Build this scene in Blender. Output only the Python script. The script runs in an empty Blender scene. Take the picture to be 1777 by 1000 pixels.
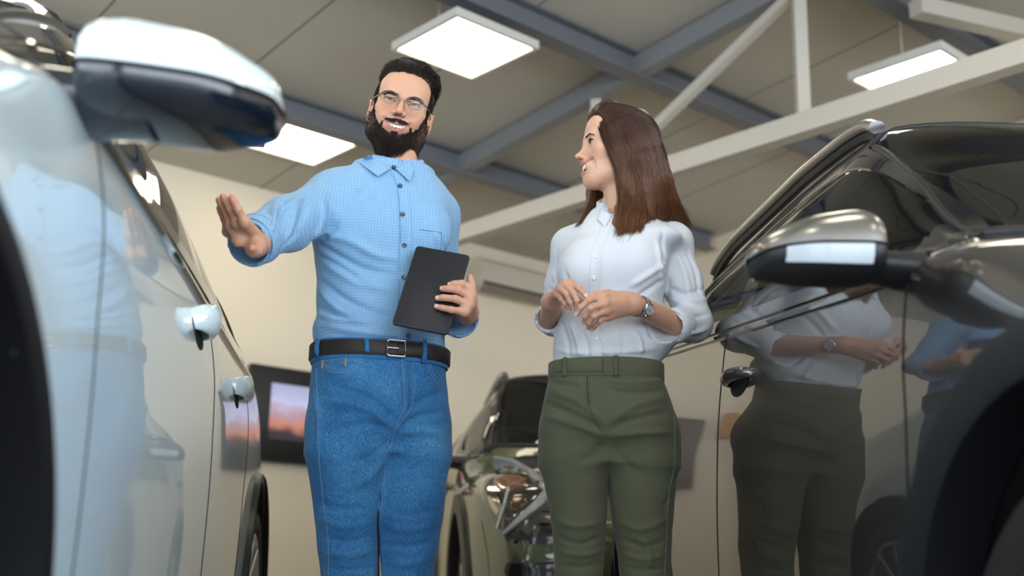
import bpy, bmesh, math, random
import numpy as np
from mathutils import Vector, Matrix
from mathutils.bvhtree import BVHTree

SC = bpy.context.scene
COL = SC.collection
rng = np.random.default_rng(7)
random.seed(7)

# ------------------------------------------------------------------ camera
FPX = 2000.0
PITCH, ROLL, CAMH = math.radians(14.0), math.radians(1.3), 0.5
_F = np.array([0, math.cos(PITCH), math.sin(PITCH)])
_u = np.array([0, -math.sin(PITCH), math.cos(PITCH)])
_r = np.array([1.0, 0, 0])
CR = _r * math.cos(ROLL) + _u * math.sin(ROLL)
CU = _u * math.cos(ROLL) - _r * math.sin(ROLL)
CF = _F
CO = np.array([0, 0, CAMH])
cam = bpy.data.cameras.new('camera')
cam.sensor_width = 36.0
cam.lens = FPX / 1777 * 36.0
cam.clip_start = 0.05
cam.dof.use_dof = True
cam.dof.focus_distance = 2.92
cam.dof.aperture_fstop = 2.4
camo = bpy.data.objects.new('camera', cam)
COL.objects.link(camo)
M = Matrix.Identity(4)
for i in range(3):
    M[i][0], M[i][1], M[i][2], M[i][3] = CR[i], CU[i], -CF[i], CO[i]
camo.matrix_world = M
SC.camera = camo

# ------------------------------------------------------------------ view, world, daylight
SC.view_settings.view_transform = 'Standard'
SC.view_settings.look = 'None'
SC.view_settings.gamma = 1.0
SC.view_settings.use_curve_mapping = False
SC.view_settings.exposure = 0.55
SC.cycles.max_bounces = 8
SC.cycles.caustics_reflective = False
SC.cycles.caustics_refractive = False
SC.cycles.sample_clamp_indirect = 4.0

W = bpy.data.worlds.new('sky')
SC.world = W
W.use_nodes = True
nt = W.node_tree
bg = nt.nodes['Background']
bg.inputs['Color'].default_value = (0.62, 0.78, 1.0, 1)
bg.inputs['Strength'].default_value = 1.1

# room frame: corner behind the woman, t runs left along the screen wall, u runs towards the front of the hall
RK = np.array([.98, 11.39, 0.0])
ET = np.array([-.7535, -.6574, 0.0])
EU = np.array([.6574, -.7535, 0.0])
def RM(t, u, z):
    return RK + ET * t + EU * u + np.array([0, 0, z])
EAVE, SLOPE = 3.46, .11
def ceil_z(u):
    return EAVE + SLOPE * min(u, 15 - u)

def area(name, loc, look, sx, sy, power, col):
    l = bpy.data.lights.new(name, 'AREA')
    l.shape = 'RECTANGLE'; l.size = sx; l.size_y = sy; l.energy = power; l.color = col
    o = bpy.data.objects.new(name, l); COL.objects.link(o)
    o.location = loc
    o.rotation_euler = (Vector(look) - Vector(loc)).to_track_quat('-Z', 'Y').to_euler()
    return o
# daylight entering through the two glazed walls behind the camera
area('daylight_front_glazing', RM(7.0, 14.7, 1.9), RM(7.0, 4.0, 1.6), 12.0, 3.0, 480, (.86, .93, 1.0))
area('daylight_side_glazing', RM(13.7, 7.5, 1.9), RM(4.0, 7.0, 1.5), 11.0, 3.0, 360, (.86, .93, 1.0))

# ------------------------------------------------------------------ helpers
def P(px, py, Z):
    """world point seen at photo pixel px,py at depth Z along the view axis"""
    return CO + Z * (CF + CR * (px - 888.5) / FPX + CU * (500 - py) / FPX)
def ray(px, py):
    d = CF + CR * (px - 888.5) / FPX + CU * (500 - py) / FPX
    return d / np.linalg.norm(d)
def on_plane(px, py, p0, n):
    d = ray(px, py)
    return CO + d * (((p0 - CO) @ n) / (d @ n))

_mats = {}
def mat(name, col=(.5, .5, .5), rough=.5, metal=0.0, coat=0.0, emit=None, estr=0, trans=0, sub=0, spec=.5, sheen=0, bump=None, ior=1.45):
    if name in _mats: return _mats[name]
    m = bpy.data.materials.new(name); m.use_nodes = True
    b = m.node_tree.nodes['Principled BSDF']
    b.inputs['Base Color'].default_value = (*col, 1)
    b.inputs['Roughness'].default_value = rough
    b.inputs['Metallic'].default_value = metal
    b.inputs['Coat Weight'].default_value = coat
    b.inputs['Coat Roughness'].default_value = .02
    b.inputs['Specular IOR Level'].default_value = spec
    b.inputs['IOR'].default_value = ior
    b.inputs['Transmission Weight'].default_value = trans
    b.inputs['Sheen Weight'].default_value = sheen
    if sub:
        b.inputs['Subsurface Weight'].default_value = sub
        b.inputs['Subsurface Radius'].default_value = (.012, .005, .003)
        b.inputs['Subsurface Scale'].default_value = 1.0
    if emit:
        b.inputs['Emission Color'].default_value = (*emit, 1)
        b.inputs['Emission Strength'].default_value = estr
    if bump:
        sc, st, dist = bump
        n = nd(m, 'ShaderNodeTexNoise', Scale=sc, Detail=4.0)
        tc = nd(m, 'ShaderNodeTexCoord')
        lk(m, tc, 'Object', n, 'Vector')
        bp = nd(m, 'ShaderNodeBump', Strength=st, Distance=dist)
        lk(m, n, 'Fac', bp, 'Height'); lk(m, bp, 'Normal', b, 'Normal')
    _mats[name] = m
    return m
def nd(m, typ, **kw):
    n = m.node_tree.nodes.new(typ)
    for k, v in kw.items():
        if k.startswith('_'): setattr(n, k[1:], v)
        else: n.inputs[k].default_value = v
    return n
def lk(m, a, ao, b, bi):
    m.node_tree.links.new(a.outputs[ao], b.inputs[bi])
def bsdf(m): return m.node_tree.nodes['Principled BSDF']
def math_nd(m, op, a, b=None):
    n = m.node_tree.nodes.new('ShaderNodeMath'); n.operation = op
    for i, v in enumerate((a, b)):
        if v is None: continue
        if isinstance(v, (int, float)): n.inputs[i].default_value = v
        else: m.node_tree.links.new(v, n.inputs[i])
    return n.outputs[0]
def mixcol(m, fac, a, b):
    n = m.node_tree.nodes.new('ShaderNodeMix'); n.data_type = 'RGBA'
    if isinstance(fac, (int, float)): n.inputs[0].default_value = fac
    else: m.node_tree.links.new(fac, n.inputs[0])
    for i, v in ((6, a), (7, b)):
        if isinstance(v, tuple): n.inputs[i].default_value = (*v, 1)
        else: m.node_tree.links.new(v, n.inputs[i])
    return n.outputs[2]

def tag(o, label=None, cat=None, group=None, kind=None):
    if label: o['label'] = label
    if cat: o['category'] = cat
    if group: o['group'] = group
    if kind: o['kind'] = kind
    return o
def empty(name, loc, rz=0, parent=None):
    o = bpy.data.objects.new(name, None); COL.objects.link(o)
    o.location = loc; o.rotation_euler = (0, 0, rz); o.empty_display_size = .1
    if parent: o.parent = parent
    return o
def link_mesh(name, V, Fs, material, parent=None, smooth=True, local=False):
    """V in world coordinates; if parent given they are converted to the parent's space unless local"""
    V = np.asarray(V, dtype=np.float64).reshape(-1, 3)
    me = bpy.data.meshes.new(name)
    if parent is not None and not local:
        mw = root_matrix(parent).inverted()
        A = np.array(mw)
        V = V @ A[:3, :3].T + A[:3, 3]
    me.from_pydata(V.tolist(), [], [list(map(int, f)) for f in Fs])
    me.update()
    if material:
        for mm in (material if isinstance(material, (list, tuple)) else [material]): me.materials.append(mm)
    if smooth: me.polygons.foreach_set('use_smooth', [True] * len(me.polygons))
    o = bpy.data.objects.new(name, me); COL.objects.link(o)
    if parent is not None: o.parent = parent
    return o
def root_matrix(o):
    m = Matrix.LocRotScale(o.location, o.rotation_euler, o.scale)
    return (root_matrix(o.parent) @ m) if o.parent else m
def fix_normals(o):
    bm = bmesh.new(); bm.from_mesh(o.data)
    bmesh.ops.recalc_face_normals(bm, faces=bm.faces); bm.to_mesh(o.data); bm.free()
def autosmooth(o, ang=40):
    bm = bmesh.new(); bm.from_mesh(o.data)
    for e in bm.edges:
        if len(e.link_faces) == 2 and e.calc_face_angle(0) > math.radians(ang): e.smooth = False
    bm.to_mesh(o.data); bm.free()
    return o

class MB:
    """collects simple solids into one mesh"""
    def __init__(s): s.V = []; s.F = []; s.n = 0
    def add(s, V, F):
        V = np.asarray(V, float).reshape(-1, 3)
        s.V.append(V); s.F += [tuple(int(i) + s.n for i in f) for f in F]; s.n += len(V)
        return s
    def obox(s, c, ax, ay, az, hx, hy, hz, bev=0):
        c = np.asarray(c, float)
        if bev:
            bm = bmesh.new(); bmesh.ops.create_cube(bm, size=2)
            for v in bm.verts: v.co = Vector((v.co.x * hx, v.co.y * hy, v.co.z * hz))
            bmesh.ops.bevel(bm, geom=list(bm.edges), offset=bev, segments=3, affect='EDGES', profile=.5)
            V = np.array([v.co[:] for v in bm.verts]); F = [[v.index for v in f.verts] for f in bm.faces]; bm.free()
        else:
            V = np.array([(x * hx, y * hy, z * hz) for x in (-1, 1) for y in (-1, 1) for z in (-1, 1)])
            F = [(0, 1, 3, 2), (4, 6, 7, 5), (0, 4, 5, 1), (2, 3, 7, 6), (0, 2, 6, 4), (1, 5, 7, 3)]
        B = np.array([ax, ay, az], float)
        return s.add(V @ B + c, F)
    def box(s, lo, hi, bev=0):
        lo = np.array(lo, float); hi = np.array(hi, float); h = (hi - lo) / 2
        return s.obox((lo + hi) / 2, (1, 0, 0), (0, 1, 0), (0, 0, 1), *h, bev=bev)
    def bar(s, a, b, w, h, up=(0, 0, 1), bev=0):
        a = np.asarray(a, float); b = np.asarray(b, float); d = b - a; L = np.linalg.norm(d); d = d / L
        x = np.cross(d, up); x /= np.linalg.norm(x); y = np.cross(x, d)
        return s.obox((a + b) / 2, d, x, y, L / 2, w / 2, h / 2, bev=bev)
    def tube(s, pts, r, n=8, caps=True, flat=1.0, up=(0, 0, 1)):
        pts = np.asarray(pts, float); K = len(pts)
        r = np.broadcast_to(np.asarray(r, float), (K,))
        T = np.gradient(pts, axis=0); T /= np.linalg.norm(T, axis=1)[:, None] + 1e-12
        u = np.asarray(up, float); V = []
        for i in range(K):
            x = np.cross(T[i], u)
            if np.linalg.norm(x) < 1e-3: x = np.cross(T[i], (1, 0, 0.1))
            x /= np.linalg.norm(x); y = np.cross(x, T[i])
            for k in range(n):
                a = 2 * math.pi * k / n
                V.append(pts[i] + r[i] * (math.cos(a) * x + flat * math.sin(a) * y))
        F = [(i * n + k, i * n + (k + 1) % n, (i + 1) * n + (k + 1) % n, (i + 1) * n + k) for i in range(K - 1) for k in range(n)]
        if caps: F += [tuple(range(n - 1, -1, -1)), tuple((K - 1) * n + k for k in range(n))]
        return s.add(V, F)
    def lathe(s, prof, c, axis, n=48):
        """prof: list of (r, h) along axis"""
        c = np.asarray(c, float); a = np.asarray(axis, float); a /= np.linalg.norm(a)
        x = np.cross(a, (0, 0, 1)); x = np.array([1., 0, 0]) if np.linalg.norm(x) < 1e-3 else x / np.linalg.norm(x)
        y = np.cross(a, x); K = len(prof)
        V = [c + a * h + r * (math.cos(2 * math.pi * k / n) * x + math.sin(2 * math.pi * k / n) * y) for r, h in prof for k in range(n)]
        F = [(i * n + k, i * n + (k + 1) % n, (i + 1) * n + (k + 1) % n, (i + 1) * n + k) for i in range(K - 1) for k in range(n)]
        return s.add(V, F)
    def build(s, name, material, parent=None, smooth=False, ang=35, local=False):
        o = link_mesh(name, np.concatenate(s.V), s.F, material, parent, smooth=True, local=local)
        fix_normals(o); autosmooth(o, ang)
        return o

def structure(o): o['kind'] = 'structure'; return o

# ------------------------------------------------------------------ materials of the hall
def ceiling_mat():
    m = mat('ceiling_sheet', (.36, .34, .305), .8)
    b = bsdf(m)
    tc = nd(m, 'ShaderNodeTexCoord')
    sp = nd(m, 'ShaderNodeSeparateXYZ'); lk(m, tc, 'Object', sp, 0)
    f = math_nd(m, 'PINGPONG', sp.outputs['X'], .5)
    g = math_nd(m, 'LESS_THAN', f, .006)
    n = nd(m, 'ShaderNodeTexNoise', Scale=1.3, Detail=3.0); lk(m, tc, 'Object', n, 'Vector')
    c0 = mixcol(m, n.outputs['Fac'], (.45, .42, .355), (.52, .485, .41))
    c = mixcol(m, g, c0, (.10, .10, .10))
    m.node_tree.links.new(c, b.inputs['Base Color'])
    return m
def wall_mat():
    m = mat('cream_plaster', (.74, .66, .53), .75, bump=(60, .12, .002))
    n = nd(m, 'ShaderNodeTexNoise', Scale=.8, Detail=3.0); tc = nd(m, 'ShaderNodeTexCoord'); lk(m, tc, 'Object', n, 'Vector')
    m.node_tree.links.new(mixcol(m, n.outputs['Fac'], (.76, .66, .51), (.82, .725, .57)), bsdf(m).inputs['Base Color'])
    return m
def floor_mat():
    m = mat('polished_floor', (.42, .40, .37), .18)
    tc = nd(m, 'ShaderNodeTexCoord'); sp = nd(m, 'ShaderNodeSeparateXYZ'); lk(m, tc, 'Object', sp, 0)
    gx = math_nd(m, 'LESS_THAN', math_nd(m, 'PINGPONG', sp.outputs['X'], .3), .003)
    gy = math_nd(m, 'LESS_THAN', math_nd(m, 'PINGPONG', sp.outputs['Y'], .3), .003)
    g = math_nd(m, 'MAXIMUM', gx, gy)
    n = nd(m, 'ShaderNodeTexNoise', Scale=3.0, Detail=5.0); lk(m, tc, 'Object', n, 'Vector')
    c0 = mixcol(m, n.outputs['Fac'], (.38, .36, .33), (.46, .44, .41))
    m.node_tree.links.new(mixcol(m, g, c0, (.2, .19, .18)), bsdf(m).inputs['Base Color'])
    return m
# ------------------------------------------------------------------ the hall
def room_root_mesh(name, quads, material):
    """vertices given in room coordinates (t,u,z); the object carries the room's rotation"""
    mb = MB()
    for V, F in quads: mb.add(V, F)
    o = link_mesh(name, np.concatenate(mb.V), mb.F, material, smooth=False)
    A = Matrix(((ET[0], EU[0], 0, RK[0]), (ET[1], EU[1], 0, RK[1]), (0, 0, 1, 0), (0, 0, 0, 1)))
    o.matrix_world = A
    return structure(o)
def slab(t0, t1, u0, u1, z0, z1):
    V = [(t, u, z) for t in (t0, t1) for u in (u0, u1) for z in (z0, z1)]
    return V, [(0, 1, 3, 2), (4, 6, 7, 5), (0, 4, 5, 1), (2, 3, 7, 6), (0, 2, 6, 4), (1, 5, 7, 3)]
TR, UR = 14.0, 15.0
room_root_mesh('floor', [slab(-.3, TR + .3, -.3, UR + .3, -.2, 0)], floor_mat())
WM = wall_mat()
room_root_mesh('wall_back', [slab(-.3, TR + .3, -.3, 0, 0, EAVE)], WM)
gv = [(t, u, z) for t in (-.3, 0) for u, z in ((0, 0), (UR, 0), (UR, EAVE), (UR / 2, EAVE + SLOPE * UR / 2), (0, EAVE))]
room_root_mesh('wall_right', [(gv, [(0, 1, 2, 3, 4), (9, 8, 7, 6, 5)] + [(i, (i + 1) % 5, 5 + (i + 1) % 5, 5 + i) for i in range(5)])], WM)
cv = []
for t in (-.3, TR + .3):
    for u in (-.3, UR / 2, UR + .3):
        z = EAVE + SLOPE * min(u, UR - u)
        cv += [(t, u, z), (t, u, z + .25)]
room_root_mesh('ceiling', [(cv, [(0, 6, 8, 2), (2, 8, 10, 4), (1, 3, 9, 7), (3, 5, 11, 9), (0, 1, 7, 6), (4, 10, 11, 5), (0, 2, 3, 1), (2, 4, 5, 3), (6, 7, 9, 8), (8, 9, 11, 10)])], ceiling_mat())
dark_frame = mat('window_frame_grey', (.10, .105, .11), .4)
# the glazed walls behind and left of the camera: plinth, head and mullions
fr = [slab(0, TR, UR, UR + .15, 0, .3), slab(0, TR, UR, UR + .15, 3.3, EAVE)] + [slab(t, t + .1, UR, UR + .15, .3, 3.3) for t in np.linspace(0, TR - .1, 8)]
room_root_mesh('wall_front', fr, dark_frame)
fr = [slab(TR, TR + .15, 0, UR, 0, .3), slab(TR, TR + .15, 0, UR, 3.3, EAVE)] + [slab(TR, TR + .15, u, u + .1, .3, 3.3) for u in np.linspace(0, UR - .1, 8)]
fr.append(([(TR, 0, EAVE), (TR, UR, EAVE), (TR, UR / 2, EAVE + SLOPE * UR / 2), (TR + .15, 0, EAVE), (TR + .15, UR, EAVE), (TR + .15, UR / 2, EAVE + SLOPE * UR / 2)], [(0, 1, 2), (5, 4, 3), (0, 3, 4, 1), (1, 4, 5, 2), (2, 5, 3, 0)]))
room_root_mesh('wall_left', fr, dark_frame)
room_root_mesh('baseboard_back', [slab(0, TR, 0, .02, 0, .1)], mat('baseboard_grey', (.2, .2, .2), .5))
room_root_mesh('baseboard_right', [slab(0, .02, 0.02, UR, 0, .1)], mat('baseboard_grey'))

# roof steel
steel = mat('painted_steel_grey', (.20, .205, .215), .45, bump=(14, .05, .002))
steel_warm = mat('painted_steel_light', (.52, .485, .42), .45)
def beam_I(mb, a, b, w, h):
    """I section between two room points"""
    a = RM(*a); b = RM(*b)
    d = b - a; d /= np.linalg.norm(d); s = np.cross(d, (0, 0, 1)); s /= np.linalg.norm(s); n = np.cross(s, d)
    for k in (-1, 1): mb.bar(a + n * k * (h / 2 - .006), b + n * k * (h / 2 - .006), w, .012)
    mb.bar(a, b, .010, h - .02)
def truss(t, name, label):
    r = empty(name, RM(t, 2.0, 0)); tag(r, label, 'roof truss')
    u1 = 7.4
    mb = MB(); mb.bar(RM(t, .02, EAVE - .09), RM(t, u1, ceil_z(u1) - .09), .10, .13); mb.build('top_chord', steel, r)
    mb = MB(); mb.bar(RM(t, .02, 2.97), RM(t, u1, 2.97), .10, .12); mb.build('bottom_chord', steel_warm, r)
    us = [1.13, 2.84, 4.47, 6.1]
    for u in us:
        mb = MB(); mb.bar(RM(t, u, 3.03), RM(t, u, ceil_z(u) - .15), .07, .07, up=(0, 1, 0.01)); mb.build('post', steel_warm, r)
    for u0, u2 in ((us[1], us[2]),):
        mb = MB(); mb.bar(RM(t, u0 + .05, 3.04), RM(t, u2 - .05, ceil_z(u2) - .17), .055, .055); mb.build('diagonal_brace', steel_warm, r)
    return r
truss(3.07, 'roof_truss', 'steel roof truss with pale lower chord crossing above the woman')
for i, u in enumerate((1.42, 3.22, 4.72, 6.3)):
    mb = MB(); z = ceil_z(u) - .085
    beam_I(mb, (.12 if i == 0 else .02, u, z), (TR - .2, u, z), .13, .16)
    o = mb.build('roof_purlin', mat('purlin_blue_grey', (.15, .158, .178), .45))
    tag(o, ('grey steel purlin nearest the cream wall, passing behind the man\'s head',
            'blue-grey steel purlin crossing under the truss between the man and the woman',
            'dark blue-grey steel purlin above the ceiling light on the right',
            'steel purlin high above the dark car, at the frame\'s top right')[i], 'roof beam')
mb = MB(); mb.bar(RM(2.55, 4.9, 3.72), RM(1.2, 5.35, 3.76), .10, .10)
tag(mb.build('roof_brace', steel_warm), 'pale steel brace at the top right corner over the dark car', 'roof beam')

# ceiling light panels
diff = mat('light_diffuser', (1, 1, 1), .5, emit=(1.0, .90, .70), estr=6.0)
fram = mat('light_frame_white', (.62, .60, .55), .45)
PZ = 3.5
PAN = [(4.355, 3.03, 'square ceiling light above the man\'s head'),
       (4.22, .97, 'square ceiling light left of the man\'s shoulder, beyond the white mirror'),
       (2.08, 4.65, 'ceiling light hung above the dark car, partly behind the truss chord')]
for i in ((6.6, 3.0), (6.6, 1.0), (6.6, 5.2), (4.3, 5.4), (2.1, 6.6), (8.8, 3.0), (8.8, 5.2), (6.6, 7.4), (4.3, 7.6), (1.9, 8.8), (8.8, 7.6), (6.4, 9.8), (4.2, 9.8)):
    PAN.append((i[0], i[1], None))
p0 = None
for t, u, lab in PAN:
    r = empty('ceiling_light', RM(t, u, PZ))
    tag(r, lab or 'ceiling light panel outside the picture, lighting the hall', 'ceiling light', 'hanging square ceiling lights')
    h = .285
    mb = MB()
    for dt, du, a, b in ((0, h + .012, h + .024, .012), (0, -h - .012, h + .024, .012), (h + .012, 0, .012, h), (-h - .012, 0, .012, h)):
        mb.obox(RM(t + dt, u + du, PZ + .022), ET, EU, (0, 0, 1), a, b, .026)
    mb.obox(RM(t, u, PZ + .05), ET, EU, (0, 0, 1), h, h, .004)
    mb.build('light_frame', fram, r)
    mb = MB(); mb.obox(RM(t, u, PZ + .012), ET, EU, (0, 0, 1), h, h, .004); mb.build('diffuser', diff, r)
    for k in (-1, 1): MB().tube([RM(t + k * .2, u, PZ + .05), RM(t + k * .2, u, ceil_z(u))], .004, 6).build('hanging_cable', steel_warm, r)

# wall screen
def screen_mat():
    m = mat('screen_picture', (.02, .02, .02), .15)
    b = bsdf(m); tc = nd(m, 'ShaderNodeTexCoord'); mp = nd(m, 'ShaderNodeSeparateXYZ'); lk(m, tc, 'Generated', mp, 0)
    n = nd(m, 'ShaderNodeTexNoise', Scale=2.2, Detail=2.0); lk(m, tc, 'Generated', n, 'Vector')
    rp = nd(m, 'ShaderNodeValToRGB')
    e = rp.color_ramp.elements
    e[0].position = 0.10; e[0].color = (.015, .012, .02, 1)
    e[1].position = .95; e[1].color = (.30, .31, .46, 1)
    for p_, c_ in ((.28, (.45, .16, .11, 1)), (.45, (.36, .22, .26, 1)), (.62, (.40, .42, .62, 1))):
        k = e.new(p_); k.color = c_
    s = math_nd(m, 'ADD', mp.outputs['Z'], math_nd(m, 'MULTIPLY', math_nd(m, 'SUBTRACT', n.outputs['Fac'], .5), .7))
    m.node_tree.links.new(s, rp.inputs[0]); m.node_tree.links.new(rp.outputs[0], b.inputs['Emission Color'])
    b.inputs['Emission Strength'].default_value = .9
    return m
r = empty('wall_television', RM(3.35, .02, 1.31))
tag(r, 'black flat television on the cream wall behind the man, showing a soft bluish picture', 'television')
black_plastic = mat('black_plastic', (.012, .012, .014), .35)
mb = MB(); mb.obox(RM(3.35, .07, 1.665), ET, EU, (0, 0, 1), .65, .03, .365, bev=.008); mb.build('screen_housing', black_plastic, r)
mb = MB(); mb.obox(RM(3.32, .103, 1.685), ET, EU, (0, 0, 1), .50, .002, .215); o = mb.build('screen_picture', screen_mat(), r)
mb = MB(); mb.obox(RM(3.35, .02, 1.665), ET, EU, (0, 0, 1), .2, .02, .15); mb.build('wall_bracket', steel, r)
# air conditioner
r = empty('air_conditioner', RM(1.4, .0, 3.0))
tag(r, 'beige wall-mounted air conditioning unit under the ceiling between the two people', 'air conditioner')
acm = mat('air_conditioner_shell', (.62, .56, .46), .5)
prof = [(.0, 0.0), (.0, .29), (.16, .29), (.205, .25), (.215, .12), (.19, .04), (.12, .0)]
V = [RM(t, .002 + a, 3.0 + b) for t in (.93, 1.86) for a, b in prof]; n = len(prof)
mb = MB(); mb.add(V, [tuple(range(n)), tuple(range(2 * n - 1, n - 1, -1))] + [(i, (i + 1) % n, n + (i + 1) % n, n + i) for i in range(n)]); mb.build('unit_shell', acm, r)
mb = MB(); mb.obox(RM(1.4, .165, 3.015), ET, EU * .8 + np.array([0, 0, .6]), np.array([0, 0, .8]) - EU * .6, .40, .05, .004); mb.build('air_vane', mat('vane_grey', (.25, .21, .17), .5), r)
mb = MB(); mb.obox(RM(1.4, .205, 3.055), ET, EU, (0, 0, 1), .42, .006, .012); mb.build('outlet_slot', mat('dark_slot', (.05, .045, .04), .6), r)
# timber board on the wall by the screen
mb = MB(); mb.obox(RM(4.21, .06, 1.95), ET, EU, (0, 0, 1), .055, .05, .17, bev=.004)
wood = mat('orange_wood', (.50, .26, .08), .5, bump=(30, .1, .002))
tag(mb.build('wall_box', wood), 'small orange wooden box fixed to the cream wall left of the television', 'wall box')
# ------------------------------------------------------------------ cars
def pchip(x, y, xn):
    """monotone cubic interpolation, y may be (n, ...)"""
    x = np.asarray(x, float); y = np.asarray(y, float); sh = y.shape[1:]; y = y.reshape(len(x), -1)
    h = np.diff(x)[:, None]; d = np.diff(y, axis=0) / h
    m = np.zeros_like(y)
    w1 = 2 * h[1:] + h[:-1]; w2 = h[1:] + 2 * h[:-1]
    with np.errstate(divide='ignore', invalid='ignore'):
        hm = (w1 + w2) / (w1 / d[:-1] + w2 / d[1:])
    m[1:-1] = np.where(d[:-1] * d[1:] > 0, hm, 0)
    m[0] = d[0]; m[-1] = d[-1]
    xn = np.asarray(xn, float); i = np.clip(np.searchsorted(x, xn) - 1, 0, len(x) - 2)
    t = ((xn - x[i]) / (x[i + 1] - x[i]))[:, None]; H = h[i]
    r = (2 * t**3 - 3 * t**2 + 1) * y[i] + (t**3 - 2 * t**2 + t) * H * m[i] + (-2 * t**3 + 3 * t**2) * y[i + 1] + (t**3 - t**2) * H * m[i + 1]
    return r.reshape((len(xn),) + sh)

def in_poly(px, py, poly):
    inside = np.zeros(np.shape(px), bool); n = len(poly); j = n - 1
    for i in range(n):
        xi, yi = poly[i]; xj, yj = poly[j]
        c = ((yi > py) != (yj > py)) & (px < (xj - xi) * (py - yi) / (yj - yi + 1e-12) + xi)
        inside ^= c; j = i
    return inside

def paint(name, col, metal=.3, rough=.22):
    m = mat(name, col, rough, metal, coat=1.0, spec=.5)
    b = bsdf(m); b.inputs['Coat IOR'].default_value = 1.75
    n = nd(m, 'ShaderNodeTexNoise', Scale=900.0, Detail=1.0); tc = nd(m, 'ShaderNodeTexCoord'); lk(m, tc, 'Object', n, 'Vector')
    c2 = tuple(min(1, c * 1.35 + .004) for c in col)
    m.node_tree.links.new(mixcol(m, n.outputs['Fac'], col, c2), b.inputs['Base Color'])
    return m
def tinted(name, tint=(.18, .22, .2), ior=1.65):
    """car glass: fresnel reflection over a tinted see-through pane"""
    if name in _mats: return _mats[name]
    m = bpy.data.materials.new(name); m.use_nodes = True; t = m.node_tree; t.nodes.clear()
    out = t.nodes.new('ShaderNodeOutputMaterial'); tr = t.nodes.new('ShaderNodeBsdfTransparent'); gl = t.nodes.new('ShaderNodeBsdfGlossy')
    tr.inputs[0].default_value = (*tint, 1); gl.inputs['Roughness'].default_value = .01
    fr = t.nodes.new('ShaderNodeFresnel'); fr.inputs[0].default_value = ior
    mx = t.nodes.new('ShaderNodeMixShader'); t.links.new(fr.outputs[0], mx.inputs[0]); t.links.new(tr.outputs[0], mx.inputs[1]); t.links.new(gl.outputs[0], mx.inputs[2]); t.links.new(mx.outputs[0], out.inputs[0])
    _mats[name] = m
    return m

rubber = mat('tyre_rubber', (.018, .018, .02), .75, bump=(80, .2, .002))
blackp = mat('car_black_plastic', (.009, .010, .013), .42, bump=(400, .08, .0005))
gloss_black = mat('gloss_black_trim', (.006, .006, .007), .08, coat=1)
seam = mat('shut_line_dark', (.004, .004, .004), .8)
chrome = mat('chrome', (.75, .75, .76), .08, 1.0)
satin = mat('satin_aluminium', (.52, .52, .53), .28, 1.0)
alloy = mat('alloy_rim', (.42, .43, .45), .3, 1.0)
darkin = mat('car_interior', (.02, .02, .022), .7)
seatm = mat('car_seat_fabric', (.035, .033, .032), .8)

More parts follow.
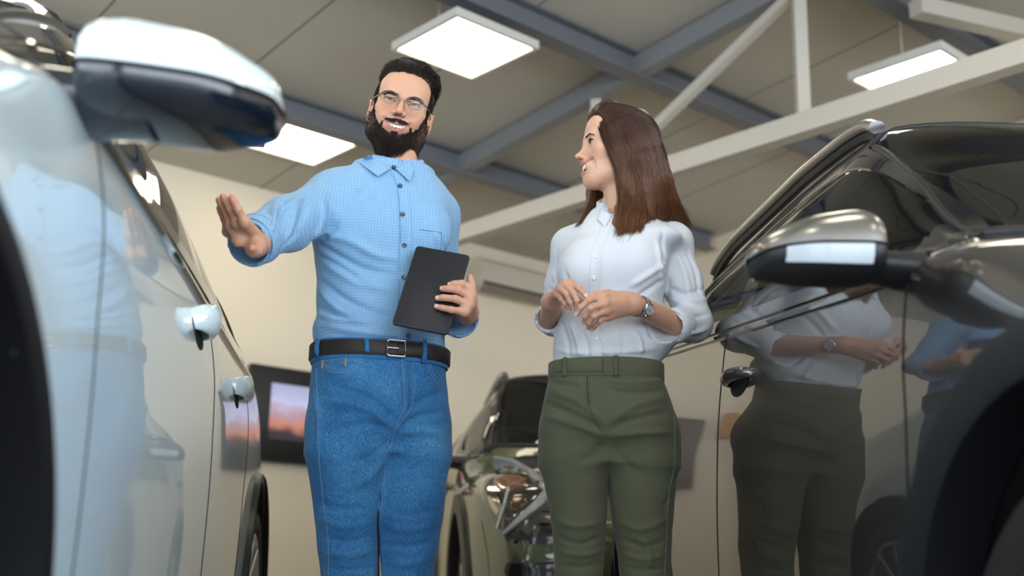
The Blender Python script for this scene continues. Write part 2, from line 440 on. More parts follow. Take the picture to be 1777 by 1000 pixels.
class Car:
    def __init__(c, name, label, x0, y0, yaw, p):
        k = p.get('size', 1.0)
        c.root = empty(name, (x0, y0, p.get('lift', 0)), yaw); c.root.scale = (k, k, k); tag(c.root, label, 'car')
        c.p = p; c.vis = p['vis']                       # side that faces the aisle: -1 or +1
        c.A = np.array(root_matrix(c.root)); c.Ai = np.linalg.inv(c.A)
        c.make_grid()
    def world(c, v): v = np.asarray(v, float); return v @ c.A[:3, :3].T + c.A[:3, 3]
    def loc(c, v): v = np.asarray(v, float); return v @ c.Ai[:3, :3].T + c.Ai[:3, 3]
    def make_grid(c):
        p = c.p; W = p['W']; L = p['L']
        zb = lambda s: np.interp(s, *p['belt']); zr = lambda s: np.interp(s, *p['roof'])
        R = []
        def low(s, w, f=1.0, zf=1.0, ds=0.0):
            # rocker to shoulder, five points
            return [(w * .82, s + ds, .20), (w - .035, s, .27), (w - .004, s, .44), (w, s, .66), (w - .006, s, .88 * zf)]
        def hoodrow(s, w, zf, zc, wf):
            return low(s, w, zf=min(1, (zf - .06) / .88 if zf < .94 else 1)) + [(wf, s, zf), (wf - .05, s, zf + .022), (wf - .13, s, zf + .028), (wf - .22, s, zf + .025), (.3, s, (zf + zc) / 2 + .02), (0, s, zc)]
        n0 = [(.52, .13, .20), (.66, .06, .26), (.70, .02, .40), (.70, .0, .56), (.67, .02, .72), (.60, .07, .86), (.55, .09, .885), (.48, .09, .90), (.38, .07, .91), (.2, .04, .915), (0, .03, .92)]
        R.append([(0.0, q[1] - .03 if k < 5 else q[1], q[2]) for k, q in enumerate(n0)])
        R.append([(q[0] * .55, q[1] - .015 if k < 5 else q[1], q[2]) for k, q in enumerate(n0)])
        R.append(n0)
        zc = p['zc']
        R.append(hoodrow(.22, W * .90, .875, .95, W * .84))
        R.append(hoodrow(.45, W * .965, .935, 1.0, W * .89))
        R.append(hoodrow(.95, W, zc - .13, zc - .04, W * .93))
        R.append(hoodrow(1.25, W, zc - .06, zc + .01, W * .945))
        # cowl, windscreen, roof
        s = p['s_cowl']; b = zb(s)
        R.append(low(s, W) + [(W - .045, s, b), (.80 * W / .93, s, b + .05), (.745 * W / .93, s + .02, b + .09), (.66, s - .04, b + .085), (.33, s - .17, b + .08), (0, s - .2, b + .075)])
        s1 = p['s_roof']; sm = (s + s1) / 2; zt = zr(s1)
        wr = p['wr']; zm = b + .09 + (zt - .08 - b - .09) * .55
        R.append(low(sm, W) + [(W - .045, sm, zb(sm)), ((W - .045) * .55 + (wr + .075) * .45, sm, (zb(sm) + zm) / 2), (wr + .075, sm, zm), (wr - .01, sm - .02, zm + .045), (.33, sm - .09, zm + .06), (0, sm - .11, zm + .065)])
        tp = p.get('taper', 0)
        def grow(s, w, wr, zt, dz=0):
            w = w - tp * max(0, s - 2.5) / 2; wr = wr - tp * max(0, s - 2.5) / 2
            b_ = zb(s)
            return low(s, w) + [(w - .045, s, b_), ((w - .045) * .58 + (wr + .03) * .42 + .012, s, b_ + (zt - .1 - b_) * .52), (wr + .035, s, zt - .10), (wr - .035, s, zt - .015), (.33, s, zt + .022), (0, s, zt + .03)]
        R.append(grow(s1, W, wr, zt))
        for s in np.linspace(s1 + .5, L - .75, 3): R.append(grow(s, W, wr, zr(s)))
        R.append(grow(L - .45, W - .01, wr - .03, zr(L - .45)))
        s = L - .16; zt = zr(L - .45) - .03
        g = grow(s, W - .06, wr - .06, zt); g2 = []
        for k, q in enumerate(g): g2.append((q[0], q[1] - (.24 if k > 7 else .16 if k == 7 else .06 if k == 6 else 0), q[2]))
        R.append(g2)
        s = L
        R.append([(.5, s - .12, .24), (.62, s - .05, .30), (.68, s - .01, .44), (.70, s, .62), (.69, s - .02, .86), (.64, s - .06, 1.02), (.58, s - .11, 1.12), (.50, s - .16, 1.2), (.40, s - .2, 1.27), (.2, s - .24, 1.32), (0, s - .25, 1.33)])
        R.append([(0, q[1] + .02, q[2]) for q in R[-1]])
        R = np.array(R); c.cage = R
        nr = len(R); ns, nc = p.get('ns', 330), 110
        # arc-length-like row parameter so faces are even
        u = np.concatenate([[0], np.cumsum(np.linalg.norm(np.diff(R[:, 3], axis=0), axis=1) * .7 + np.linalg.norm(np.diff(R[:, 8], axis=0), axis=1) * .3 + .02)])
        G = pchip(u, R, np.linspace(0, u[-1], ns))
        vv = np.array([0, .9, 1.7, 2.9, 4.1, 5.2, 6.6, 8.0, 8.8, 10.4, 12.0])
        vn = np.linspace(0, 12, nc)
        G = pchip(vv, np.swapaxes(G, 0, 1), vn)       # (nc, ns, 3)
        c.colpar = np.interp(vn, vv, np.arange(11))
        c.G = np.swapaxes(G, 0, 1)                     # (ns, nc, 3) half body, x >= 0
        ns, nc = c.G.shape[:2]
        V = c.G.reshape(-1, 3); idx = np.arange(ns * nc).reshape(ns, nc)
        c.F = np.stack([idx[:-1, :-1], idx[1:, :-1], idx[1:, 1:], idx[:-1, 1:]], -1).reshape(-1, 4)
        c.V = V
        c.cen = V[c.F].mean(1)
        c.fcol = np.repeat(((c.colpar[:-1] + c.colpar[1:]) / 2)[None], ns - 1, 0).reshape(-1)
        c.bvh = BVHTree.FromPolygons([tuple(v) for v in V], [tuple(int(i) for i in f) for f in c.F])
    def side(c, s, z, off=0.0, sgn=None):
        sgn = c.vis if sgn is None else sgn
        h = c.bvh.ray_cast(Vector((2, s, z)), Vector((-1, 0, 0)))
        if h[0] is None: q, n = np.array([c.p['W'] - .05, s, z]), np.array([1., 0, 0])
        else:
            q, n = np.array(h[0]), np.array(h[1])
            if n[0] < 0: n = -n
        q = q + n * off
        return q * [sgn, 1, 1], n * [sgn, 1, 1]
    def part(c, name, mask, material, parent=None, sides=(-1, 1), thick=None):
        F = c.F[mask]; used = np.unique(F); re = -np.ones(len(c.V), int); re[used] = np.arange(len(used))
        V = c.V[used]; F = re[F]
        Vs, Fs, n = [], [], 0
        for sg in sides:
            Vs.append(V * [sg, 1, 1]); Fs.append((F if sg > 0 else F[:, ::-1]) + n); n += len(V)
        V = np.concatenate(Vs); F = np.concatenate(Fs)
        if len(sides) == 2:                            # weld the centre line
            key = np.round(V / 1e-5).astype(np.int64); _, first, inv = np.unique(key, axis=0, return_index=True, return_inverse=True)
            V = V[first]; F = inv.reshape(-1)[F]
        F = [list(dict.fromkeys(f)) for f in F.tolist()]; F = [f for f in F if len(f) > 2]
        par = parent or c.root
        o = link_mesh(name, V, F, material, par, smooth=True, local=True)
        if parent is not None and parent is not c.root: pass
        return o
    def ribbon(c, pts, width, off=.003, thick=.004, closed=False, sgn=None):
        """flat strip lying on the body side along (s, z) points"""
        pts = np.array(pts, float)
        if closed: pts = np.vstack([pts, pts[:1]])
        d = np.concatenate([[0], np.cumsum(np.linalg.norm(np.diff(pts, axis=0), axis=1))])
        n = max(8, int(d[-1] / .02)); q = np.stack([np.interp(np.linspace(0, d[-1], n), d, pts[:, k]) for k in (0, 1)], 1)
        q3, nn = zip(*[c.side(s, z, 0, sgn) for s, z in q]); q3 = np.array(q3); nn = np.array(nn)
        T = np.gradient(q3, axis=0); T /= np.linalg.norm(T, axis=1)[:, None] + 1e-9
        B = np.cross(T, nn); B /= np.linalg.norm(B, axis=1)[:, None] + 1e-9
        w = np.broadcast_to(np.asarray(width, float), (n,)) if np.ndim(width) == 0 else np.interp(np.linspace(0, 1, n), np.linspace(0, 1, len(width)), width)
        prof = [(-.5, -thick), (-.5, off * .3), (-.42, off), (.42, off), (.5, off * .3), (.5, -thick)]
        V = np.concatenate([[q3[i] + B[i] * w[i] * a + nn[i] * b for a, b in prof] for i in range(n)])
        K = len(prof); F = [(i * K + k, i * K + (k + 1) % K, (i + 1) * K + (k + 1) % K, (i + 1) * K + k) for i in range(n - 1) for k in range(K)]
        if not closed: F += [tuple(range(K)), tuple((n - 1) * K + k for k in range(K - 1, -1, -1))]
        return V, F
    def rb(c, mb, *a, **k):
        V, F = c.ribbon(*a, **k); mb.add(V, F)
    def wheel(c, s, sg, R=.36, w=.235, spokes=5, zc=None):
        p = c.p; x = (p['W'] - .035) * sg; cen = np.array([x, s, R if zc is None else zc])
        wr = empty('wheel', tuple(cen), 0, c.root)
        ax = np.array([sg, 0, 0.]); T = .5 * w
        rr = R * .73
        mb = MB(); mb.lathe([(rr, -w), (R - .03, -w), (R - .006, -w + .02), (R, -w + .05), (R, -.05), (R - .006, -.02), (R - .03, 0), (R - .07, .006), (rr + .012, .0), (rr, -.012), (rr, -w)], (0, 0, 0), ax, 72)
        mb.build('tyre', rubber, wr, smooth=True, local=True)
        mb = MB(); mb.lathe([(rr, -w + .02), (rr, -.005), (rr - .014, .0), (rr - .02, -.02), (rr - .03, -w + .05)], (0, 0, 0), ax, 72)
        for k in range(spokes * 2):
            a = 2 * math.pi * (k // 2) / spokes + (.16 if k % 2 else -.16); a2 = 2 * math.pi * (k // 2) / spokes + (.30 if k % 2 else -.30)
            pi = np.array([sg * -.035, .05 * math.cos(a), .05 * math.sin(a)]); po = np.array([sg * -.012, (rr - .01) * math.cos(a2), (rr - .01) * math.sin(a2)])
            mb.bar(pi, po, .034, .026, up=(1, 0, 0.001), bev=.005)
        mb.lathe([(0, -.012), (.03, -.012), (.07, -.02), (.075, -.05)], (0, 0, 0), ax, 32)
        mb.build('rim', alloy, wr, local=True)
        mb = MB(); mb.lathe([(0, -.075), (.17, -.075), (.172, -.09)], (0, 0, 0), ax, 40); mb.build('brake_disc', mat('brake_disc', (.25, .25, .25), .4, 1), wr, local=True)
        return wr
    def arch(c, s, R, Rw, sg, lip=.085):
        z0 = Rw; th = np.radians(np.linspace(-25, 205, 70)); prof = []
        V = []; K = 5
        for a in th:
            row = []
            for r, off, inn in ((R - .012, 0.0, -.10), (R - .012, .014, 0), (R + .01, .022, 0), (R + lip * .9, .018, 0), (R + lip, -.01, 0)):
                ss, zz = s + r * math.cos(a), max(.2, z0 + r * math.sin(a))
                q, n = c.side(ss, max(zz, .24), off, sg)
                q = q + np.array([inn * sg, 0, 0]); q[2] = zz; row.append(q)
            V += row
        F = [(i * K + k, i * K + k + 1, (i + 1) * K + k + 1, (i + 1) * K + k) for i in range(len(th) - 1) for k in range(K - 1)]
        mb = MB(); mb.add(V, F); mb.build('wheel_arch_cladding', blackp, c.root, local=True, ang=50)
        V = []; xs = (c.p['W'] - .02, .5)
        for a in th:
            for x in xs: V.append((x * sg, s + (R + .01) * math.cos(a), max(.2, z0 + (R + .01) * math.sin(a))))
        F = [(2 * i, 2 * i + 1, 2 * i + 3, 2 * i + 2) for i in range(len(th) - 1)]
        cap = [2 * i + 1 for i in range(len(th))]; F.append(tuple(cap))
        mb = MB(); mb.add(V, F); mb.build('wheel_arch_liner', seam, c.root, local=True)
    def mirror(c, sg, q, capmat, lowmat):
        """q: dict with rings (x, s, z, ry, rz_up, rz_dn) from inner to outer"""
        m = empty('door_mirror', (0, 0, 0), 0, c.root)
        rings = q['rings']; n = 48
        up, dn = [], []
        u = np.linspace(0, 1, len(rings)); uu = 1 - (1 - np.linspace(0, 1, 40)) ** 1.6
        Rr = pchip(u, np.array(rings, float), uu)
        V = []
        for x, s, z, ry, ru, rd in Rr:
            for k in range(n):
                a = 2 * math.pi * k / n; ca, sa = math.cos(a), math.sin(a)
                e = .8
                yy = ry * math.copysign(abs(ca) ** e, ca); zz = (ru if sa > 0 else rd) * math.copysign(abs(sa) ** e, sa)
                V.append((x * sg, s + yy, z + zz))
        K = len(Rr); half = n // 2
        Fu = [(i * n + k, i * n + (k + 1) % n, (i + 1) * n + (k + 1) % n, (i + 1) * n + k) for i in range(K - 1) for k in range(half)]
        Fd = [(i * n + k, i * n + (k + 1) % n, (i + 1) * n + (k + 1) % n, (i + 1) * n + k) for i in range(K - 1) for k in range(half, n)]
        Fd += [tuple(range(n))]
        mb = MB(); mb.add(V, Fu); a = mb.build('mirror_cap', capmat, m, local=True, ang=60)
        V2 = np.array(V); mb = MB(); mb.add(V2, Fd); b = mb.build('mirror_housing', lowmat, m, local=True, ang=60)
        # strip between cap and housing on the forward edge
        mb = MB(); pts = [(x * sg, s - ry * 1.005, z) for x, s, z, ry, ru, rd in Rr[:-1]]
        mb.tube(pts, .0035, 6); mb.build('cap_seam', q.get('seam', seam), m, local=True)
        if 'strip' in q:
            r0 = q['strip']; pts = []
            mb = MB(); VV = []
            sel = [r for r in Rr if r[0] < r0[0]][8:]
            for x, s, z, ry, ru, rd in sel:
                for a in (math.radians(181), math.radians(200), math.radians(214)):
                    ca, sa = math.cos(a), math.sin(a)
                    VV.append((x * sg, s + 1.02 * ry * math.copysign(abs(ca) ** .8, ca), z + 1.02 * rd * math.copysign(abs(sa) ** .8, sa)))
            mb.add(VV, [(3 * i + k, 3 * i + k + 1, 3 * i + 4 + k, 3 * i + 3 + k) for i in range(len(sel) - 1) for k in range(2)])
            mb.build('turn_indicator', r0[1], m, local=True)
        # reflecting glass at the back
        x0, s0, z0, ry, ru, rd = Rr[12]; x1 = Rr[-8]
        gx = (x0 + x1[0]) / 2; hw = (x1[0] - x0) / 2
        mb = MB(); mb.obox((gx * sg, (s0 + x1[1]) / 2 + .96 * ry, (z0 + x1[2]) / 2 + (ru - rd) / 2), (1, -.15 * sg, 0), (0, 1, 0), (0, 0, 1), hw * .6, .004, (ru + rd) * .27); mb.build('mirror_glass', mat('mirror_silver', (.8, .8, .8), .02, 1), m, local=True)
        mb = MB()
        A = np.array(q['arm'], float)       # x, s, z, r, flat
        mb.tube(A[:, :3] * [sg, 1, 1], A[:, 3], 20, flat=q.get('armflat', .6), up=(0, 0, 1))
        mb.build('mirror_arm', lowmat, m, local=True, ang=60)
        return m
    def handle(c, s, z, sg, parent, material, L=.20, out=.045, h=.019):
        K = 22; V = []; n = 14
        for i in range(K):
            u = i / (K - 1); ss = s - L / 2 + L * u
            prof = math.sin(math.pi * min(1, max(0, (u * 1.06 - .03)))) ** .35 if 0 < u < 1 else 0.02
            q, nn = c.side(ss, z, 0, sg)
            cc = q + nn * (out * prof - .012)
            th = .012 + .004 * prof
            for k in range(n):
                a = 2 * math.pi * k / n; V.append(cc + nn * th * math.cos(a) + np.array([0, 0, 1]) * h * (.55 + .45 * prof) * math.sin(a))
        F = [(i * n + k, i * n + (k + 1) % n, (i + 1) * n + (k + 1) % n, (i + 1) * n + k) for i in range(K - 1) for k in range(n)] + [tuple(range(n)), tuple((K - 1) * n + k for k in range(n))]
        mb = MB(); mb.add(V, F); o = mb.build('handle', material, parent, local=True, ang=70)
        # cup behind the grip
        V = []; n = 24
        for r, off in ((1, .0015), (.8, .002), (.01, .002)):
            for k in range(n):
                a = 2 * math.pi * k / n; q, nn = c.side(s + .075 * r * math.cos(a), z - .012 + .040 * r * math.sin(a), off, sg); V.append(q)
        F = [(i * n + k, i * n + (k + 1) % n, (i + 1) * n + (k + 1) % n, (i + 1) * n + k) for i in range(2) for k in range(n)]
        mb = MB(); mb.add(V, F); mb.build('handle_cup', seam, parent, local=True)
        return o

def smooth_poly(P_, n=6):
    P_ = np.array(P_, float); K = len(P_); out = []
    for i in range(K):
        a, b, c_, d = P_[i - 1], P_[i], P_[(i + 1) % K], P_[(i + 2) % K]
        m1 = (c_ - a) * .5; m2 = (d - b) * .5; L = np.linalg.norm(c_ - b)
        m1 = m1 * min(1, L / (np.linalg.norm(m1) + 1e-9)); m2 = m2 * min(1, L / (np.linalg.norm(m2) + 1e-9))
        for t in np.arange(n) / n:
            out.append((2*t**3-3*t**2+1)*b + (t**3-2*t**2+t)*m1 + (-2*t**3+3*t**2)*c_ + (t**3-t**2)*m2)
    return [tuple(q) for q in out]

def build_car(name, label, x0, y0, yaw, p, paintm, capm, glassm):
    c = Car(name, label, x0, y0, yaw, p)
    S, Z, X = c.cen[:, 1], c.cen[:, 2], c.cen[:, 0]; col = c.fcol
    Rf, Rw = p['Ra'], p['Rw']
    sF, sR = p['axles']
    side = (col < 6.0)
    cut = np.zeros(len(S), bool)
    for sx in (sF, sR): cut |= (((S - sx) ** 2 + (Z - Rw) ** 2) < Rf ** 2) & (X > .45) & (Z < 1.0)
    D = smooth_poly(p['dlo'])
    isg = (col > 4.9) & (col < 7.6) & in_poly(S, Z, D)
    bp, cp = p['bpillar'], p['split']
    ws = (col > 7.55) & (S > p['s_cowl'] - .22) & (S < p['s_roof'] + .03) & (Z > np.interp(S, [0, p['s_cowl'], 9], [0, np.interp(p['s_cowl'], *p['belt']) + .055, 0]))
    # windscreen limits measured on row heights
    rows = np.repeat(np.arange(c.G.shape[0] - 1), c.G.shape[1] - 1)
    rs = c.G[:, 60, 1]
    r0 = np.argmin(abs(c.G[:, np.argmin(abs(c.colpar - 7)), 1] - p['s_cowl'] - .015)); r1 = np.argmin(abs(c.G[:, np.argmin(abs(c.colpar - 7)), 1] - p['s_roof'] + .05))
    ws = (col > 7.3) & (rows >= r0) & (rows < r1)
    rear_ws = (col > 7.6) & (S > p['L'] - .48) & (Z > 1.28) & (S < p['L'] - .22)
    doors = p['doors']        # s: front edge, split, rear edge
    dm = (col > 1.2) & (col < 7.5) & ~cut & ~isg
    topz = lambda s: np.interp(s, [q[0] for q in p['dooredge']], [q[1] for q in p['dooredge']])
    dm &= (Z < topz(S))
    fd = dm & (S > doors[0]) & (S < doors[1]); rd = dm & (S >= doors[1]) & (S < doors[2]) & (((S - sR) ** 2 + (Z - Rw) ** 2) > (Rf + .10) ** 2)
    hood = (col > 6.2) & (S < p['s_cowl'] - .05) & (S > .14) & ~ws
    tail = np.zeros(len(S), bool) & (S > p['L'] - .2) & (Z > .9) & (Z < 1.3) & (col < 5.5) & (X > .45)
    bodymask = ~cut & ~isg & ~ws & ~fd & ~rd & ~hood & ~rear_ws & ~tail
    c.part('body_shell', bodymask, paintm)
    c.part('bonnet', hood, paintm)
    c.part('windscreen', ws, glassm)
    c.part('rear_window', rear_ws, glassm)
    k7 = int(np.argmin(abs(c.colpar - 7.3))); e = [c.G[i, k7] for i in range(r0, r1 + 1, 3)]
    low = [c.G[r0, k] for k in range(k7, c.G.shape[1], 3)]; top = [c.G[r1, k] for k in range(k7, c.G.shape[1], 3)]
    mb = MB()
    for sg in (-1, 1):
        for path, w_ in ((e, .010), (low, .014), (top, .008)): mb.tube(np.array(path) * [sg, 1, 1], w_, 8)
    mb.build('windscreen_trim', blackp, c.root, local=True, ang=60)
    for sg in (-1, 1):
        sd = (sg,)
        front = c.part('front_door', fd, paintm, sides=sd); rear = c.part('rear_door', rd, paintm, sides=sd)
        c.part('door_window', isg & (S <= bp[0]) & (S >= p['sail_s']), glassm, parent=front, sides=sd)
        c.part('door_window', isg & (S >= bp[1]), glassm, parent=rear, sides=sd)
        sl = isg & (S < p['sail_s'])
        c.part('sail_panel', sl, blackp, parent=front, sides=sd)
        pm = isg & (S > bp[0]) & (S < bp[1])
        c.part('pillar_trim', pm, gloss_black, parent=rear, sides=sd)
        hm = p.get('handlemat', paintm)
        c.handle(p['handles'][0][0], p['handles'][0][1], sg, front, hm, **p.get('hk', {}))
        c.handle(p['handles'][1][0], p['handles'][1][1], sg, rear, hm, **p.get('hk', {}))
        mb = MB()
        c.rb(mb, D, p.get('framew', .045), .006, .01, True, sg)
        mb.build('window_frame', gloss_black if not p.get('framemat') else p['framemat'], c.root, local=True)
        if p.get('chrome_belt', True):
            mb = MB(); c.rb(mb, [(s, z - .028) for s, z in p['beltline']], .012, .009, .004, False, sg); mb.build('window_sill_trim', p.get('sillmat', gloss_black), c.root, local=True)
        mb = MB(); 
        for path in p['seams']: c.rb(mb, path, p.get('seamw', .007), .0012, .003, False, sg)
        mb.build('shut_line', seam, c.root, local=True)
        # division bars inside the glass area
        for s_, zlo, zhi, ds in p.get('bars', ()):
            mb = MB(); c.rb(mb, [(s_, zlo), (s_ + ds, zhi)], .028, .005, .006, False, sg); mb.build('window_divider', blackp, c.root, local=True)
        mb = MB(); c.rb(mb, [(sF + Rf + .05, .30), (sR - Rf - .05, .30)], .15, .012, .01, False, sg); mb.build('sill_cladding', blackp, c.root, local=True)
        for sx in (sF, sR):
            c.wheel(sx, sg, p.get('Rt', Rw), spokes=p.get('spokes', 5), zc=p.get('zwheel')); c.arch(sx, Rf, Rw, sg, p.get('lip', .085))
        c.mirror(sg, p['mirror'], capm, p.get('mirlow', blackp))
        if p.get('rail', True):
            s0, s1 = p['s_roof'] - .02, p['L'] - .75; pts = []; rad = []
            for u in np.linspace(0, 1, 40):
                s = s0 + (s1 - s0) * u; z = np.interp(s, *p['roof']); lift = .038 * (1 - abs(2 * u - 1) ** 9) ** .8
                pts.append(((p['wr'] - .02) * sg, s, z + .0 + lift)); rad.append(.024)
            mb = MB(); mb.tube(pts, rad, 12, flat=.75)
            mb.build('roof_rail', p.get('railmat', satin), c.root, local=True, ang=60)
            mb = MB(); mb.tube([(x_ - .004 * sg, s_, z_ - .03) for x_, s_, z_ in pts], .015, 8); mb.build('rail_base', blackp, c.root, local=True)
    # interior
    L = p['L']; mb = MB()
    mb.box((-.72, 1.2, .28), (.72, L - .4, .36)); mb.box((-.74, 1.32, .36), (.74, 1.62, .98), .04)
    mb.build('cabin_floor', darkin, c.root, local=True)
    for x_ in (-.37, .37):
        mb = MB(); mb.box((x_ - .25, 2.15, .36), (x_ + .25, 2.68, .62), .06); mb.obox((x_, 2.74, .90), (1, 0, 0), (0, .97, -.22), (0, .22, .97), .24, .07, .34, bev=.06)
        mb.box((x_ - .12, 2.80, 1.27), (x_ + .12, 2.90, 1.45), .04); mb.build('front_seat', seatm, c.root, local=True)
    mb = MB(); mb.box((-.62, 3.05, .36), (.62, 3.5, .62), .06); mb.obox((0, 3.56, .9), (1, 0, 0), (0, .97, -.22), (0, .22, .97), .62, .07, .32, bev=.05); mb.build('rear_bench', seatm, c.root, local=True)
    a = np.linspace(0, 2 * math.pi, 33); sx = .37
    mb = MB(); mb.tube([(sx + .18 * math.cos(t), 1.80 + .06 * math.sin(t), .98 + .17 * math.sin(t)) for t in a], .014, 8, caps=False)
    mb.bar((sx - .17, 1.8, .98), (sx + .17, 1.8, .98), .03, .05); mb.bar((sx, 1.8, .98), (sx, 1.6, .9), .06, .06); mb.build('steering_wheel', darkin, c.root, local=True)
    return c

black_paint = paint('black_car_paint', (.012, .0105, .010), .0, .3)
white_paint = paint('white_car_paint', (.62, .74, .88), .0, .30)
green_paint = paint('green_car_paint', (.060, .072, .030), .35, .35)
bk = dict(size=.81, lift=.095, Rt=.407, zwheel=.29, W=.93, L=4.3, wr=.64, zc=1.15, s_cowl=1.48, s_roof=2.12, Ra=.455, Rw=.37, axles=(.93, 3.66), vis=-1,
          belt=([1.0, 1.5, 2.04, 2.43, 3.4, 4.3], [1.04, 1.115, 1.165, 1.205, 1.30, 1.34]),
          roof=([2.0, 2.12, 2.6, 3.3, 3.9, 4.3], [1.67, 1.685, 1.70, 1.68, 1.62, 1.57]),
          dlo=[(1.42, 1.125), (2.43, 1.222), (3.40, 1.315), (3.52, 1.36), (3.46, 1.46), (3.28, 1.53), (2.85, 1.585), (2.4, 1.605), (2.15, 1.585), (1.95, 1.515), (1.75, 1.40), (1.52, 1.23), (1.42, 1.15)],
          bpillar=(2.42, 2.54), split=2.59, doors=(1.42, 2.59, 3.62),
          dooredge=[(1.4, 1.2), (1.7, 1.42), (2.1, 1.615), (2.4, 1.64), (2.9, 1.625), (3.3, 1.58), (3.62, 1.45)],
          handles=((2.42, 1.045), (3.42, 1.08)), beltline=[(1.40, 1.105), (2.43, 1.21), (3.5, 1.32)], sail_s=1.56,
          seams=[[(1.42, .40), (1.41, .8), (1.43, 1.08)], [(2.59, .34), (2.59, 1.20)], [(3.28, .40), (3.30, .62), (3.42, .86), (3.62, .98), (3.62, 1.3)], [(1.42, .38), (3.2, .38)],
                 [(1.45, 1.2), (1.7, 1.405), (2.1, 1.60), (2.4, 1.64), (2.9, 1.63), (3.3, 1.58)]],
          bars=[(3.1, 1.30, 1.55, .10)],
          mirror=dict(rings=[(.950, 1.45, 1.13, .03, .03, .03), (.960, 1.45, 1.13, .075, .07, .055), (1.0, 1.455, 1.13, .092, .085, .063), (1.08, 1.47, 1.13, .092, .072, .060), (1.14, 1.49, 1.13, .078, .05, .05), (1.18, 1.51, 1.125, .05, .028, .034), (1.19, 1.52, 1.122, .01, .006, .008)],
                      arm=[(.80, 1.46, 1.10, .075), (.86, 1.46, 1.10, .07), (.92, 1.455, 1.105, .058), (1.0, 1.455, 1.11, .05)], strip=(1.15, mat('indicator_lens', (.55, .62, .68), .12, coat=1))))
build_black = lambda: build_car('black_suv', 'large black car at the right, its glossy side mirroring the woman, facing the camera', 1.490, .705, .124, bk, black_paint, mat('silver_mirror_cap', (.30, .295, .285), .25, .9, coat=1), tinted('black_car_glass', (.30, .34, .31)))
wh = dict(bk)
wh.update(size=1.0, lift=0, Rt=.36, zwheel=.36, L=5.0, W=.93, wr=.66, zc=1.08, s_cowl=1.42, s_roof=2.15, Ra=.45, Rw=.36, axles=(.90, 4.25), vis=1, lip=.02,
          belt=([1.0, 1.5, 2.0, 2.6, 4.0, 5.0], [1.0, 1.07, 1.08, 1.09, 1.13, 1.15]),
          roof=([2.0, 2.15, 2.7, 3.3, 4.2, 5.0], [1.52, 1.53, 1.57, 1.56, 1.50, 1.42]),
          dlo=[(1.36, 1.09), (2.6, 1.12), (3.6, 1.15), (4.1, 1.22), (3.9, 1.36), (3.3, 1.43), (2.6, 1.445), (2.2, 1.42), (1.95, 1.36), (1.7, 1.26), (1.45, 1.15)],
          bpillar=(2.62, 2.74), split=2.75, doors=(1.50, 2.68, 3.75),
          dooredge=[(1.4, 1.15), (1.7, 1.27), (2.1, 1.45), (2.4, 1.48), (2.9, 1.48), (3.3, 1.46), (3.75, 1.42)],
          handles=((2.42, .985), (3.30, .985)), beltline=[(1.45, 1.09), (2.6, 1.10), (4.1, 1.17)],
          seams=[[(1.52, .40), (1.50, .8), (1.52, 1.05)], [(2.68, .34), (2.68, 1.10)], [(3.55, .40), (3.60, .7), (3.76, .98), (3.76, 1.1)], [(1.55, .36), (3.5, .36)]],
          bars=[(3.6, 1.15, 1.42, .06)], seamw=.0035, mirlow=mat('blue_black_mirror_plastic', (.006, .011, .022), .16, coat=.7), rail=False, taper=.045, hk=dict(out=.046, h=.032, L=.14),
          mirror=dict(rings=[(.888, 1.46, 1.085, .03, .02, .03), (.898, 1.46, 1.085, .085, .070, .040), (.95, 1.465, 1.082, .10, .088, .047), (1.03, 1.48, 1.082, .10, .082, .047), (1.09, 1.50, 1.085, .08, .060, .038), (1.125, 1.52, 1.09, .05, .038, .026), (1.135, 1.53, 1.09, .01, .006, .008)],
                      arm=[(.76, 1.48, 1.08, .07), (.82, 1.48, 1.075, .065), (.90, 1.47, 1.065, .065), (.98, 1.465, 1.06, .055)]))
build_white = lambda: build_car('white_car', 'white car at the left edge, close to the camera, with a white wing mirror', -1.255, -.2, .12, wh, white_paint, white_paint, tinted('white_car_glass', (.28, .29, .26)))
gr = dict(bk)
gr.update(size=.95, lift=0, Rt=.36, zwheel=.36, L=4.4, wr=.62, zc=1.12, chrome_belt=True, ns=260)
bsdf(green_paint).inputs['Coat IOR'].default_value = 1.5
build_green = lambda: build_car('green_suv', 'dark green car behind the two people, parked nose towards the camera', .735, 4.6, .0986, gr, green_paint, gloss_black, tinted('green_car_glass', (.12, .14, .12)))
CAR_B = build_black(); CAR_W = build_white(); CAR_G = build_green()

